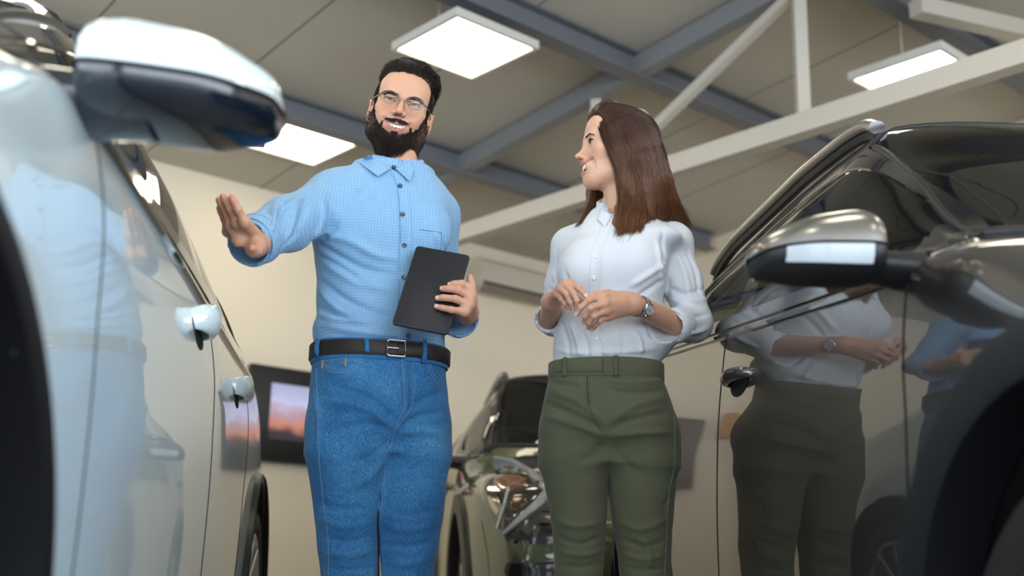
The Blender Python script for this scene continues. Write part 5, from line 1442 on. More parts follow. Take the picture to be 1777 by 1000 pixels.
    def on_tab(px, py, off): return on_plane(px, py, ctr + na * off, na)
    wl = P(812, 543, 2.82)
    mc = [on_tab(816, 502, -.004), on_tab(816.5, 515, -.002), on_tab(813, 529, -.002), on_tab(806, 541, -.004)]
    fg = [[on_tab(801, 493, .013), on_tab(789, 493, .013), on_tab(781.5, 494.5, .011)], [on_tab(795, 504, .0155), on_tab(777, 501.5, .014), on_tab(768, 501.5, .0115)], [on_tab(790, 519, .0155), on_tab(769, 517, .014), on_tab(760, 518, .0115)], [on_tab(783, 538, .014), on_tab(767, 534.5, .013), on_tab(758, 533, .011)]]
    th = [on_tab(816, 525, -.030), on_tab(818, 505, -.026), on_tab(817.5, 492, -.020), on_tab(815.5, 482, -.017)]
    f = mkfield([wl, EL] + mc + [q for a in fg for q in a] + th)
    hand_field(f, wl, mc, fg, th, rw=.026, rf=.0090, palm_r=.0130, fores=EL + (CL - EL) * .3)
    Vh, Fh = f.mesh(); Vh = smooth_mesh(Vh, Fh, 1, .4); bodyV.append(Vh); bodyF.append(Fh)
    jn = np.array([q for a in fg for q in a[:2]] + mc + [a[-1] for a in fg]); dd = np.min(np.linalg.norm(Vh[:, None] - jn[None], axis=2), axis=1)
    c = np.tile((.58, .32, .22), (len(Vh), 1)); m_ = np.clip(1 - dd / .013, 0, 1)[:, None] * .35; c = c * (1 - m_) + np.array((.60, .24, .18)) * m_; bodyC.append(c)
    # hidden trunk and legs so the body is whole
    f = Field([-.62, 2.5, .04], [.04, 3.05, 1.62], .009)
    f.loft(L, grow=-.02); f.loft(J, grow=-.02, k=.03); f.cone(nb + [0, 0, -.06], nb + [0, 0, .02], .05, .05, k=.03)
    f.chain([SR, ER], (.045, .036), k=.03); f.chain([SL, EL], (.042, .034), k=.03)
    for p_, r_ in ((pr, rr), (plg, rl)): f.chain(p_ + [np.array([p_[-1][0], p_[-1][1] + .02, .08])], [r - .022 for r in r_] + [.035], k=.03)
    Vt, Ft = f.mesh(); bodyV.append(Vt); bodyF.append(Ft); bodyC.append(np.tile(base, (len(Vt), 1)))
    off = 0; Fall = []
    for v, ff in zip(bodyV, bodyF): Fall += [tuple(i + off for i in q) for q in ff]; off += len(v)
    body = link_mesh('body', np.concatenate(bodyV), Fall, skin_m, root); vcol(body, np.concatenate(bodyC))
    # nails of the tablet hand
    nl_ = []
    for a in fg: nl_.append((a[-1], a[-2], na, .0074))
    nails(nl_, nail_m, body)
    build_head_bits(Hd, g, root, (.06, .045, .02))
    bvl = bvh_of(V, F); brows(Hd, dict(g, nb=420), root, bvl)
    # beard strands
    def strands(idx, n, Lf, dirf, K=5, curl=.0015):
        pick = rng.choice(idx, n); A = V[pick] + rng.normal(size=(n, 3)) * .0006; Nn = N[pick]; D = dirf(A, Nn); Ln = Lf(A) * (.65 + .6 * rng.random(n)); out = np.zeros((n, K, 3)); out[:, 0] = A - Nn * .0008
        for k in range(1, K):
            u = k / (K - 1); out[:, k] = A + (D * u + np.array([0, 0, -.25]) * u * u) * Ln[:, None] + rng.normal(size=(n, 3)) * curl * u
        return out
    def bdir(A, Nn):
        d = Nn * np.interp(np.abs(A[:, 0]), [.03, .055], [.5, .22])[:, None] + np.array([0, -.05, -.95]); d[:, 0] += -np.sign(A[:, 0]) * .25; return d / np.linalg.norm(d, axis=1)[:, None]
    bi = np.where(beard & ~must)[0]; mi = np.where(must)[0]
    S1 = strands(bi, 9000, lambda A: np.interp(A[:, 2], [-.13, -.10, -.06, 0], [.019, .016, .007, .004]) * np.interp(np.abs(A[:, 0]), [.02, .05, .065], [1, .55, .3]) * np.interp(A[:, 1], [-.05, .0], [1, .5]), bdir)
    def mdir(A, Nn):
        d = Nn * .28 + np.array([0, 0, -.55]); d[:, 0] += np.sign(A[:, 0]) * .95; return d / np.linalg.norm(d, axis=1)[:, None]
    S2 = strands(mi, 1700, lambda A: .0065 + 0 * A[:, 0], mdir, curl=.0006)
    Vb, Fb = tubes(S1, .00045, .00015, 3); Vb2, Fb2 = tubes(S2, .00040, .00015, 3)
    link_mesh('beard', Hd.w(np.vstack([Vb, Vb2])), Fb + [[i + len(Vb) for i in q] for q in Fb2], hairm, root)
    # hair: swept top with short sides
    si = np.where(scalp)[0]; top = si[(V[si, 2] > .058)]; sides = si[V[si, 2] <= .066]
    def sdir(A, Nn):
        d = Nn * .35 + np.array([0, .55, -.75]); return d / np.linalg.norm(d, axis=1)[:, None]
    S3 = strands(sides, 6500, lambda A: np.interp(A[:, 2], [-.05, 0, .05, .07], [.004, .008, .014, .020]), sdir, curl=.001)
    n = 7000; pick = rng.choice(top, n); A = V[pick]; Nn = N[pick]; K = 8; S4 = np.zeros((n, K, 3)); ln = (.026 + .022 * np.clip((-A[:, 1] + .05) / .12, 0, 1)) * (.8 + .4 * rng.random(n))
    for k in range(K):
        u = k / (K - 1); lift = np.sin(u * 1.9) * np.interp(A[:, 1], [-.09, -.05, .04], [.044, .042, .022]) * np.interp(np.abs(A[:, 0]), [.046, .068], [1, .12])
        S4[:, k] = A - Nn * .001 + Nn * lift[:, None] + (np.array([.16, .85, -.10]) * (u ** 1.25))[None] * ln[:, None] * 1.15 + rng.normal(size=(n, 3)) * .0022 * u
        S4[:, k, 0] += .006 * np.sin(A[:, 0] * 130) * u
    Vs, Fs = [], []; o_ = 0
    for S, r in ((S3, .00045), (S4, .00055)):
        v, ff = tubes(S, r, .0002, 3); Vs.append(v); Fs += [[i + o_ for i in q] for q in ff]; o_ += len(v)
    f = Field((-.09, -.1, .03), (.09, .12, .15), .002)
    f.ell((.002, .012, .060), (.0760, .0900, .0900), k=0); f.ell((-.012, -.034, .126), (.044, .040, .028), k=.03); f.ell((.018, .0, .130), (.044, .05, .024), k=.03); f.fn((-.09, -.11, .02), (.09, .13, .16), lambda X, Y, Z: np.maximum(-.060 + np.clip(.104 - Z, 0, .1) * .9 - np.clip(Z - .108, 0, .03) * 1.0 - Y, 0 * X + .066 - Z), k=.004, op='-')
    vv, fb = f.mesh(); vv = smooth_mesh(vv, fb, 2); vv = vv + vnormals(vv, fb) * (vnoise(vv * [1, .25, 1], 220) * .0016)[:, None]
    Vs.append(vv); Fs += [[i + o_ for i in q] for q in fb]
    link_mesh('hair', Hd.w(np.vstack(Vs)), Fs, hairm, root)
    # glasses
    tort = mat('glasses_dark_rim', (.03, .018, .012), .15, coat=1); wire = mat('glasses_wire', (.45, .36, .25), .25, 1)
    gl = empty('glasses', tuple(np.array(root_matrix(root).inverted() @ Vector(Hd.w((0, -.1, 0))))), 0, root); gl['label'] = 'round browline glasses with dark upper rims'
    up_, lowr = MB(), MB()
    for s in (-1, 1):
        c = np.array([s * .0335, -.1040, -.0035]); Rm = []
        for a in np.linspace(0, 2 * math.pi, 49):
            Rm.append(c + [.0238 * math.cos(a), s * .0045 * math.cos(a) * s * 1.0 * (1 if s * math.cos(a) > 0 else .4) * s * 0 + .004 * max(0, s * math.cos(a)), .0198 * math.sin(a)])
        Rm = np.array(Rm)
        up_.tube(Hd.w(Rm[:25]), .0021, 10); lowr.tube(Hd.w(Rm), .0007, 8, caps=False)
        V_ = [Hd.w(c)] + [Hd.w(q) for q in Rm[:-1]]; link_mesh('lens', V_, [(0, 1 + i, 1 + (i + 1) % 48) for i in range(48)], tinted('spectacle_lens', (.97, .98, .97), 1.28), gl)
        h0 = np.array([s * .0580, -.099, .004]); up_.tube(Hd.w([Rm[2 if s > 0 else 22], h0]), .0017, 8)
        tb = MB(); tb.tube(Hd.w([h0, (s * .0725, -.06, .003), (s * .0790, .004, .000), (s * .0800, .020, -.018)]), [.0016, .0015, .0014, .001], 8); tb.build('temple_arm', tort, gl, ang=60)
        lowr.tube(Hd.w([(s * .011, -.1035, -.004), (s * .0105, -.098, -.011)]), .0006, 6)
    lowr.tube(Hd.w([(-.0105, -.1042, .002), (-.004, -.1055, .0045), (.004, -.1055, .0045), (.0105, -.1042, .002)]), .0010, 8)
    up_.build('browline_rim', tort, gl, ang=60); lowr.build('wire_rim', wire, gl, ang=60)
    # shoes
    shm = mat('brown_leather_shoe', (.06, .03, .015), .35)
    for p_ in (pr, plg): shoe(root, (p_[-1][0], p_[-1][1] + .03), (.2, -1), shm)
    # ---- tablet (a thing of its own)
    tab = empty('tablet', tuple(ctr)); tag(tab, 'dark grey tablet held upright against the man\'s blue shirt', 'tablet')
    bm = bmesh.new(); bmesh.ops.create_cube(bm, size=2)
    for v in bm.verts: v.co = Vector((v.co.x * hw, v.co.y * hh, v.co.z * .0037))
    bmesh.ops.bevel(bm, geom=[e for e in bm.edges if abs(e.verts[0].co.z - e.verts[1].co.z) > .003], offset=.009, segments=6, affect='EDGES', profile=.5)
    bmesh.ops.bevel(bm, geom=[e for e in bm.edges if abs(e.verts[0].co.z - e.verts[1].co.z) < 1e-5 and len(e.link_faces) == 2 and e.calc_face_angle(0) > 1.2], offset=.0018, segments=3, affect='EDGES', profile=.5)
    V_ = np.array([v.co[:] for v in bm.verts]) @ np.array([xa, ya, na]) + ctr; F_ = [[v.index for v in fc.verts] for fc in bm.faces]; bm.free()
    mb = MB(); mb.add(V_, F_); mb.build('back_shell', mat('tablet_dark_grey', (.032, .034, .042), .38, .7), tab, ang=30)
    mb = MB(); mb.obox(ctr - na * .0040, xa, ya, na, hw - .004, hh - .004, .0004); mb.build('screen_glass', gloss_black, tab)
    mb = MB(); mb.lathe([(0, .0012), (.0042, .0012), (.0048, 0)], ctr + na * .0036 - xa * (hw - .014) * 1 + ya * (hh - .014), na, 24); 
    mb = MB(); mb.obox(ctr + xa * (hw - .022) + ya * (hh + .0002), xa, ya, na, .007, .0006, .0012); mb.build('edge_button', mat('brushed_steel'), tab)
    return root
MAN = build_man()
# ------------------------------------------------------------------ the woman
def build_woman():
    Y0 = 2.77; pl = plane_px(Y0)
    root = empty('person', (.25, Y0, 0))
    tag(root, 'laughing long-haired woman in a white shirt and olive trousers, hands folded, looking at the man', 'person')
    hairm = mat('long_brown_hair', (.03, .013, .007), .42, spec=.4)
    b = bsdf(hairm); tc = nd(hairm, 'ShaderNodeTexCoord'); sp = nd(hairm, 'ShaderNodeSeparateXYZ'); lk(hairm, tc, 'Object', sp, 0)
    nz = nd(hairm, 'ShaderNodeTexNoise', Scale=300.0, Detail=2.0); mp = nd(hairm, 'ShaderNodeMapping'); mp.inputs['Scale'].default_value = (1, 1, .03); lk(hairm, tc, 'Object', mp, 'Vector'); lk(hairm, mp, 0, nz, 'Vector')
    mr = nd(hairm, 'ShaderNodeMapRange'); mr.inputs['From Min'].default_value = 1.62; mr.inputs['From Max'].default_value = 1.33; hairm.node_tree.links.new(sp.outputs['Z'], mr.inputs['Value'])
    fac = math_nd(hairm, 'MULTIPLY', mr.outputs[0], math_nd(hairm, 'ADD', nz.outputs['Fac'], .1))
    hairm.node_tree.links.new(mixcol(hairm, fac, (.036, .014, .008), (.27, .115, .05)), b.inputs['Base Color'])
    # ---- shirt
    ph = -.22
    L = rings_from_px(pl, [(362, 1030, 1100, .058, .03), (390, 1010, 1148, .078, .02), (416, 984, 1184, .094), (440, 974, 1162, .108), (475, 970, 1156, .112), (520, 969, 1150, .104), (570, 965, 1147, .102), (605, 961, 1149, .106), (632, 961, 1143, .100)], ph)
    SL, EL, CL = P(1166, 423, 2.95), P(1203, 560, 2.86), P(1166, 566, 2.765)
    SR, ER, CR_ = P(992, 430, 2.94), P(962, 556, 2.93), P(953, 553, 2.85)
    nb = pl(1074, 362, .0)
    zb_ = pl(1050, 628, -.09)[2]
    f = Field([-.02, 2.35, zb_ - .02], [.60, 3.05, 1.60], .0042)
    f.loft(L, z0=zb_, z1=L[0][0])
    f.cone(nb + [.02, .01, -.042], SL, .040, .048, k=.05); f.cone(nb + [-.03, 0, -.062], SR, .036, .044, k=.05)
    f.chain([SL, (SL + EL) / 2 + [.0, .0, .0], EL], (.052, .046, .045), k=.03); f.chain([EL, CL], (.045, .039), k=.02)
    f.chain([SR, (SR + ER) / 2, ER], (.048, .040, .038), k=.03); f.chain([ER, CR_], (.038, .034), k=.02)
    f.ell(pl(1012, 468, -.075), (.060, .055, .060), k=.05); f.ell(pl(1102, 462, -.065), (.062, .060, .062), k=.05)
    f.ell(pl(1130, 600, -.0), (.05, .09, .03), k=.03)
    for a, c, r in ((EL, CL, .034), (ER, CR_, .030)):
        d = nrm(c - a); f.cone(c + d * .004, c + d * .1, r, r + .002, k=.003, op='-')
    f.cone(nb + [-.004, -.012, -.03], nb + [-.006, -.03, .09], .040, .056, k=.006, op='-')
    V, F = f.mesh(); V = smooth_mesh(V, F, 2); bv0 = bvh_of(V, F)
    st = [([(1150, 400), (1152, 440), (1160, 480), (1158, 520)], -.005, .008), ([(1140, 410), (1142, 450), (1150, 500)], .0035, .009),
          ([(1090, 500), (1120, 480), (1155, 455)], .004, .010), ([(1100, 520), (1130, 500), (1155, 480)], -.004, .009), ([(1060, 530), (1100, 540), (1150, 530)], .0025, .010),
          ([(980, 470), (990, 500), (1000, 520)], -.003, .009), ([(975, 560), (985, 590), (990, 620)], -.0035, .007), ([(990, 560), (1003, 590), (1008, 620)], .004, .007), ([(1010, 575), (1020, 600), (1022, 620)], -.0035, .007), ([(1040, 580), (1050, 600), (1050, 620)], .003, .007), ([(1075, 570), (1085, 595), (1080, 618)], -.003, .008), ([(1100, 575), (1115, 598), (1112, 615)], .004, .008), ([(1120, 560), (1135, 585), (1145, 605)], -.004, .007),
          ([(965, 605), (1000, 614), (1060, 612), (1140, 606)], .004, .009),
          ([(1170, 430), (1190, 480), (1200, 530)], .004, .010), ([(1185, 420), (1208, 470), (1215, 520)], -.0035, .009), ([(1165, 520), (1190, 530), (1225, 520)], .005, .008), ([(1162, 500), (1190, 512), (1222, 500)], -.005, .008), ([(1168, 540), (1195, 552), (1230, 545)], -.004, .007), ([(1175, 570), (1200, 578), (1228, 570)], .005, .008),
          ([(968, 430), (965, 470), (960, 510)], -.003, .008), ([(960, 470), (966, 500), (958, 530)], .004, .007), ([(955, 500), (964, 515), (970, 530)], -.004, .006),
          ([(985, 440), (1010, 435), (1030, 445)], .002, .010)]
    V = cloth(V, F, [(a, b_ * 1.8, c * .75) for a, b_, c in st], bv0, ((9, .003), (22, .0018), (45, .0007))); bv = bvh_of(V, F)
    sm = shirt_mat('white_cotton_shirt', (.60, .635, .69), None, .7)
    shirt = link_mesh('shirt', V, F, sm, root)
    mb = MB(); px_strip(mb, bv, [(1055, 378), (1046, 410), (1036, 440), (1032, 480), (1034, 540), (1036, 622)], .026, .0022, .004); mb.build('button_placket', sm, shirt, ang=60)
    btn = mat('white_button', (.8, .82, .85), .2, coat=.5)
    for q in ((1050, 394), (1032, 446), (1030, 482), (1033, 545), (1036, 588)):
        h_ = hit(bv, *q)
        if h_: mb = MB(); mb.lathe([(0, .0045), (.0026, .0042), (.0038, .0052), (.0048, .0046), (.005, 0)], h_[0], h_[1], 20); mb.build('button', btn, shirt, ang=60)
    ax = np.array([nrm([math.cos(ph - .25), math.sin(ph - .25), 0]), nrm([-math.sin(ph - .25), math.cos(ph - .25), 0.25]), [0, 0, 1]]); ax[2] = nrm(np.cross(ax[0], ax[1]))
    Vc, Fc = collar(nb + [.0, .004, .0], ax, .047, .057, .040, .05, 24, spread=.1); mb = MB(); mb.add(Vc, Fc)
    bc = bvh_of(np.concatenate([V, np.array(Vc)]), list(F) + [tuple(i + len(V) for i in q) for q in Fc])
    mb.add(*px_sheet(bc, [(1048, 350), (1061, 374), (1050, 394), (1037, 380)], .006, .003, lift=(.008, .002, .006, .002)))
    mb.add(*px_sheet(bc, [(1066, 372), (1082, 354), (1092, 368), (1076, 395)], .006, .003, lift=(.002, .008, .0, .006)))
    mb.build('collar', sm, shirt, ang=80)
    for c, e, r, r2, w_ in ((CL, EL, .038, .0415, .044), (CR_, ER, .033, .0355, .034)):
        d = nrm(c - e); mb = MB()
        mb.lathe([(r - .003, -w_), (r2 + .001, -w_ - .002), (r2 + .003, -w_ + .004), (r2 + .003, -.014), (r2 + .002, .002), (r + .002, .008), (r - .002, .005), (r - .004, -.01), (r - .004, -w_)], c, d, 64)
        o = mb.build('rolled_cuff', sm, shirt, ang=70); me = o.data; co = np.array([v.co[:] for v in me.vertices]); co += vnoise(co, 28)[:, None] * .0035 * d + vnoise(co + 7, 18)[:, None] * .003 * np.array([0, 0, 1]); me.vertices.foreach_set('co', co.ravel()); me.update()
    # ---- trousers
    J = rings_from_px(pl, [(616, 961, 1141, .098), (645, 957, 1146, .104), (690, 947, 1161, .120), (730, 940, 1172, .122), (760, 938, 1176, .112), (785, 939, 1175, .09)], ph)
    f = Field([-.02, 2.50, .05], [.52, 3.02, pl(0, 620, -.09)[2] + .02], .0042)
    f.loft(J, z0=pl(0, 785)[2], z1=pl(0, 626, -.09)[2])
    def leg(rows):
        pts, rs = [], []
        for py, xl, xr, dy in rows: a, c = pl(xl, py, dy), pl(xr, py, dy); pts.append((a + c) / 2); rs.append((c[0] - a[0]) / 2)
        return pts, rs
    pa, ra = leg([(760, 939, 1053, -.005), (800, 941, 1052, -.01), (850, 955, 1050, -.01), (900, 962, 1048, -.01), (950, 966, 1047, .0), (1000, 968, 1047, .0)])
    pb, rb_ = leg([(760, 1056, 1176, -.01), (800, 1057, 1172, -.015), (850, 1064, 1166, -.015), (900, 1070, 1163, -.01), (950, 1075, 1161, .0), (1000, 1078, 1160, .0)])
    for p_, r_ in ((pa, ra), (pb, rb_)): f.chain(p_ + [np.array([p_[-1][0], p_[-1][1] + .02, .10])], r_ + [.055], k=.03)
    f.ell(pl(1058, 740, .07), (.13, .06, .09), k=.05)
    f.fn([-.02, 2.5, .05], [.52, 3.02, pl(0, 760, -.1)[2] + .01], lambda X, Y, Z: np.maximum(np.abs(X - np.interp(Z, [pl(0, 1000)[2], pl(0, 860, -.06)[2], pl(0, 760, -.1)[2]], [pl(1062, 1000)[0], pl(1056, 860)[0], pl(1053, 760)[0]])) - np.interp(Z, [pl(0, 1000)[2], pl(0, 860, -.06)[2], pl(0, 810, -.06)[2], pl(0, 760, -.1)[2]], [.020, .006, .0015, -.003]), Z - pl(0, 758, -.10)[2]), k=.008, op='-')
    V, F = f.mesh(); V = smooth_mesh(V, F, 2); bv0 = bvh_of(V, F)
    st = [([(1018, 650), (1019, 690), (1024, 712)], -.003, .005), ([(1052, 757), (1000, 738), (945, 722)], .004, .011), ([(1050, 748), (1000, 722), (950, 700)], -.004, .009), ([(1056, 757), (1100, 752), (1165, 750)], .004, .010), ([(1056, 745), (1100, 728), (1165, 715)], -.0035, .010), ([(1050, 735), (1010, 700), (960, 680)], .003, .010), ([(1060, 730), (1110, 700), (1160, 690)], .003, .010), ([(960, 665), (1010, 672)], -.003, .008), ([(1050, 660), (1100, 665), (1150, 662)], .0035, .008), ([(1050, 675), (1100, 682), (1155, 678)], -.0035, .008),
          ([(1052, 765), (1030, 790), (1000, 800)], -.003, .012), ([(1060, 765), (1080, 800), (1110, 820)], -.0025, .012),
          ([(965, 900), (1000, 915), (1045, 905)], .004, .009), ([(966, 930), (1005, 945), (1045, 930)], -.005, .008), ([(968, 955), (1010, 965), (1045, 955)], .005, .008), ([(970, 980), (1005, 985), (1045, 978)], -.005, .008), ([(1000, 930), (1000, 960), (985, 990)], .004, .007),
          ([(1075, 905), (1110, 920), (1160, 900)], .004, .009), ([(1078, 935), (1120, 950), (1160, 935)], -.005, .008), ([(1080, 960), (1115, 972), (1160, 960)], .005, .008), ([(1082, 985), (1120, 990), (1158, 985)], -.005, .007), ([(1100, 930), (1130, 960), (1125, 995)], .004, .007), ([(1164, 860), (1150, 880), (1155, 900)], -.003, .007)]
    V = cloth(V, F, [(a, b_ * (1.7 if a[0][1] < 860 else 1.1), c * .8) for a, b_, c in st], bv0, ((8, .003), (20, .0018), (45, .0006))); bt = bvh_of(V, F)
    tm = mat('olive_cotton', (.085, .093, .052), .82, sheen=.12, bump=(520, .2, .0006)); n1 = nd(tm, 'ShaderNodeTexNoise', Scale=620.0, Detail=2.0); t1 = nd(tm, 'ShaderNodeTexCoord'); lk(tm, t1, 'Object', n1, 'Vector'); tm.node_tree.links.new(mixcol(tm, n1.outputs['Fac'], (.066, .073, .041), (.108, .117, .068)), bsdf(tm).inputs['Base Color'])
    tr = link_mesh('trousers', V, F, tm, root)
    sd = mat('olive_seam_dark', (.035, .04, .022), .85); sl = mat('olive_stitch_light', (.16, .17, .11), .85)
    for pts, m_, w_ in (([(1019, 652), (1019, 685), (1026, 716)], sd, .0018), ([(1007, 653), (1006, 690), (1012, 712)], sl, .001), ([(1026, 718), (1040, 742), (1053, 757)], sd, .0012), ([(1150, 665), (1170, 720), (1171, 800), (1160, 860), (1157, 930), (1153, 1000)], sl, .0012)):
        mb = MB(); px_strip(mb, bt, pts, w_, .0012, .002); mb.build('trouser_seam', m_, tr, ang=60)
    zw = pl(1050, 636, -.105)[2]
    VW, FW = band(J, zw, .046, .003, .004); mb = MB(); mb.add(VW, FW); wb = mb.build('waistband', tm, tr, ang=50); bw = bvh_of(VW, FW)
    mb = MB(); px_strip(mb, bw, [(962, 645), (1000, 645), (1044, 644)], .001, .0012, .002); px_strip(mb, bw, [(1046, 624), (1046, 648)], .0016, .0018, .002, 2.0); mb.build('waistband_overlap_seam', sd, tr, ang=60)
    bw = bvh_of(*band(J, zw, .055, .007, .003))
    for q in (980, 1069):
        mb = MB(); px_strip(mb, bw, [(q, 617), (q, 636), (q, 652)], .009, .003, .003, 3.0); mb.build('belt_loop', tm, tr, ang=60)
    # ---- head
    g = dict(name='woman', male=False, chin=-.112, ny=-.1085, nw=.0105, ed=.006, eo=.0046, mw=.0325, ck=(.036, -.054, -.031), mz=-.0565, mu=.0105, mo=.0200, me=6.0, th=.0078, tf=.0042, tz=.0045, lr=.0026, noears=True, my=-.0960, mc=20.0, neck=.049, hairm=mat('dark_brown_hair'), lash=.004, bz=.001, bh=.0028, gaze=(0, -1, .06), lidd=.25)
    a = math.radians(7); fw = nrm([-math.cos(a), -math.sin(a), .05]); Hd = Head(fw, (.0, .0, 1), (0, -.1173, -.031), P(997.5, 271, 2.92), .97)
    nl = Hd.l(nb + [.0, .0, -.04]); f = head_field(g, nl); V, F = f.mesh(); V = smooth_mesh(V, F, 1, .4)
    base = (.62, .36, .245); C = skin_colors(V, g, base, (.50, .17, .15), (.12, .02, .02)); x, y, z = V.T
    bodyV, bodyF, bodyC = [Hd.w(V)], [F], [C]; Vh0, Fh0 = V, F
    # hands
    def mkfield(pts, pad=.028, res=.0018): pts = np.array(pts); return Field(pts.min(0) - pad, pts.max(0) + pad, res)
    def tone(Vh, pts, rad, am):
        dd = np.min(np.linalg.norm(Vh[:, None] - np.array(pts)[None], axis=2), axis=1); c = np.tile((.56, .315, .215), (len(Vh), 1)); m_ = np.clip(1 - dd / rad, 0, 1)[:, None] * am; return c * (1 - m_) + np.array((.58, .23, .17)) * m_
    # her left hand (nearer the watch), lying over the other
    wl = P(1098, 527, 2.665)
    mcl = [P(1047, 515, 2.615), P(1048, 527, 2.600), P(1051, 539, 2.605), P(1056, 549, 2.620)]
    fgl = [[P(1022, 521, 2.590), P(1008, 534, 2.590), P(1001.5, 545, 2.597)], [P(1025, 536, 2.575), P(1016, 549, 2.585), P(1014, 559, 2.598)], [P(1031, 549, 2.580), P(1023, 561, 2.592), P(1021, 568, 2.602)], [P(1041, 557, 2.600), P(1033, 565, 2.608), P(1028, 571, 2.615)]]
    thl = [P(1082, 517, 2.650), P(1056, 509, 2.632), P(1036, 510, 2.622), P(1023, 515, 2.618)]
    f = mkfield([wl, EL] + mcl + [q for a_ in fgl for q in a_] + thl)
    hand_field(f, wl, mcl, fgl, thl, rw=.0235, rf=.0074, palm_r=.0112, fores=CL + (EL - CL) * .3)
    VL, FL = f.mesh(); VL = smooth_mesh(VL, FL, 1, .4); bodyV.append(VL); bodyF.append(FL); bodyC.append(tone(VL, [q for a_ in fgl for q in (a_[0], a_[-1])] + mcl, .012, .4))
    # her right hand, fingers drooping
    wr = P(957, 523, 2.735)
    mcr = [P(990, 493, 2.655), P(982, 495, 2.650), P(974, 501, 2.655), P(966, 509, 2.668)]
    fgr = [[P(1004, 500, 2.628), P(1012, 508, 2.622), P(1016, 514, 2.620)], [P(994, 508, 2.620), P(1001, 522, 2.615), P(1003, 531, 2.618)], [P(984, 512, 2.628), P(991, 526, 2.625), P(994, 536, 2.630)], [P(974, 519, 2.645), P(981, 528, 2.642), P(985, 534, 2.645)]]
    thr = [P(972, 512, 2.715), P(988, 512, 2.680), P(1000, 516, 2.655), P(1009, 522, 2.640)]
    f = mkfield([wr, ER] + mcr + [q for a_ in fgr for q in a_] + thr)
    hand_field(f, wr, mcr, fgr, thr, rw=.0225, rf=.0072, palm_r=.0110, fores=CR_ + (ER - CR_) * .2)
    VR, FR = f.mesh(); VR = smooth_mesh(VR, FR, 1, .4); bodyV.append(VR); bodyF.append(FR); bodyC.append(tone(VR, [q for a_ in fgr for q in (a_[0], a_[-1])] + mcr, .012, .4))
    f = Field([-.02, 2.45, .04], [.55, 3.0, 1.60], .009)
    f.loft(L, grow=-.022); f.loft(J, grow=-.022, k=.03); f.cone(nb + [0, 0, -.06], nb + [0, 0, .01], .044, .044, k=.03); f.chain([SL, EL], (.036, .030), k=.03); f.chain([SR, ER], (.036, .030), k=.03)
    for p_, r_ in ((pa, ra), (pb, rb_)): f.chain(p_ + [np.array([p_[-1][0], p_[-1][1] + .02, .08])], [r - .02 for r in r_] + [.032], k=.03)
    Vt, Ft = f.mesh(); bodyV.append(Vt); bodyF.append(Ft); bodyC.append(np.tile(base, (len(Vt), 1)))
    off = 0; Fall = []
    for v, ff in zip(bodyV, bodyF): Fall += [tuple(i + off for i in q) for q in ff]; off += len(v)
    body = link_mesh('body', np.concatenate(bodyV), Fall, skin_m, root); vcol(body, np.concatenate(bodyC))
    cn = -CF
    nails([(a_[-1], a_[-2], nrm(cn + np.array([-.5, 0, .1])), .0066) for a_ in fgl] + [(a_[-1], a_[-2], nrm(cn + np.array([.2, 0, .4])), .0064) for a_ in fgr], nail_m, body)
    build_head_bits(Hd, g, root, (.10, .12, .08)); brows(Hd, dict(g, nb=200), root, bvh_of(Vh0, Fh0))
    # ---- watch
    wd = nrm(wl - CL); wc = P(1111, 533, 2.677); wt = empty('wristwatch', tuple(np.array(root_matrix(root).inverted() @ Vector(wc))), 0, root); wt['label'] = 'silver wristwatch with a pale dial'
    stl = mat('watch_steel', (.55, .56, .57), .22, 1)
    zz = nrm(CO - wc + np.array([0, 0, .35])); zz = nrm(zz - (zz @ wd) * wd); xx = np.cross(zz, wd)
    for k in range(26):
        t0 = 2 * math.pi * (k + .5) / 26
        if abs(math.atan2(math.sin(t0), math.cos(t0))) < .5: continue
        r = .0262; dd = zz * math.cos(t0) + xx * math.sin(t0); tt = -zz * math.sin(t0) + xx * math.cos(t0)
        mb = MB(); mb.obox(wc + dd * r, tt, wd, dd, .0029, .0060, .0013, bev=.0008); mb.obox(wc + dd * (r + .0006), tt, wd, dd, .0029, .0022, .0013, bev=.0006); mb.build('bracelet_link', stl, wt)
    cc = wc + zz * .0265
    mb = MB(); mb.lathe([(0, -.003), (.0135, -.003), (.0150, 0), (.0145, .004), (.0125, .0052), (.0122, .0046), (.0122, .004)], cc, zz, 48); mb.build('watch_case', stl, wt, ang=50)
    mb = MB(); mb.lathe([(0, .0040), (.0123, .0040)], cc, zz, 48); mb.build('dial', mat('watch_dial', (.42, .47, .44), .15, coat=1), wt)
    mb = MB()
    for a_, l in ((.6, .0065), (2.4, .009)): dv = xx * math.sin(a_) + wd * math.cos(a_); mb.bar(cc + zz * .0044, cc + zz * .0044 + dv * l, .0009, .0004, up=tuple(zz))
    for k in range(12): dv = xx * math.sin(k * math.pi / 6) + wd * math.cos(k * math.pi / 6); mb.bar(cc + zz * .0043 + dv * .0095, cc + zz * .0043 + dv * .0113, .0006, .0003, up=tuple(zz))
    mb.build('watch_hands', mat('watch_hand_dark', (.03, .03, .03), .3), wt)
    mb = MB(); mb.lathe([(0, .003), (.0016, .003), (.0018, 0), (0, 0)], cc + xx * .0145 + zz * .001, xx, 12); mb.build('crown', stl, wt)
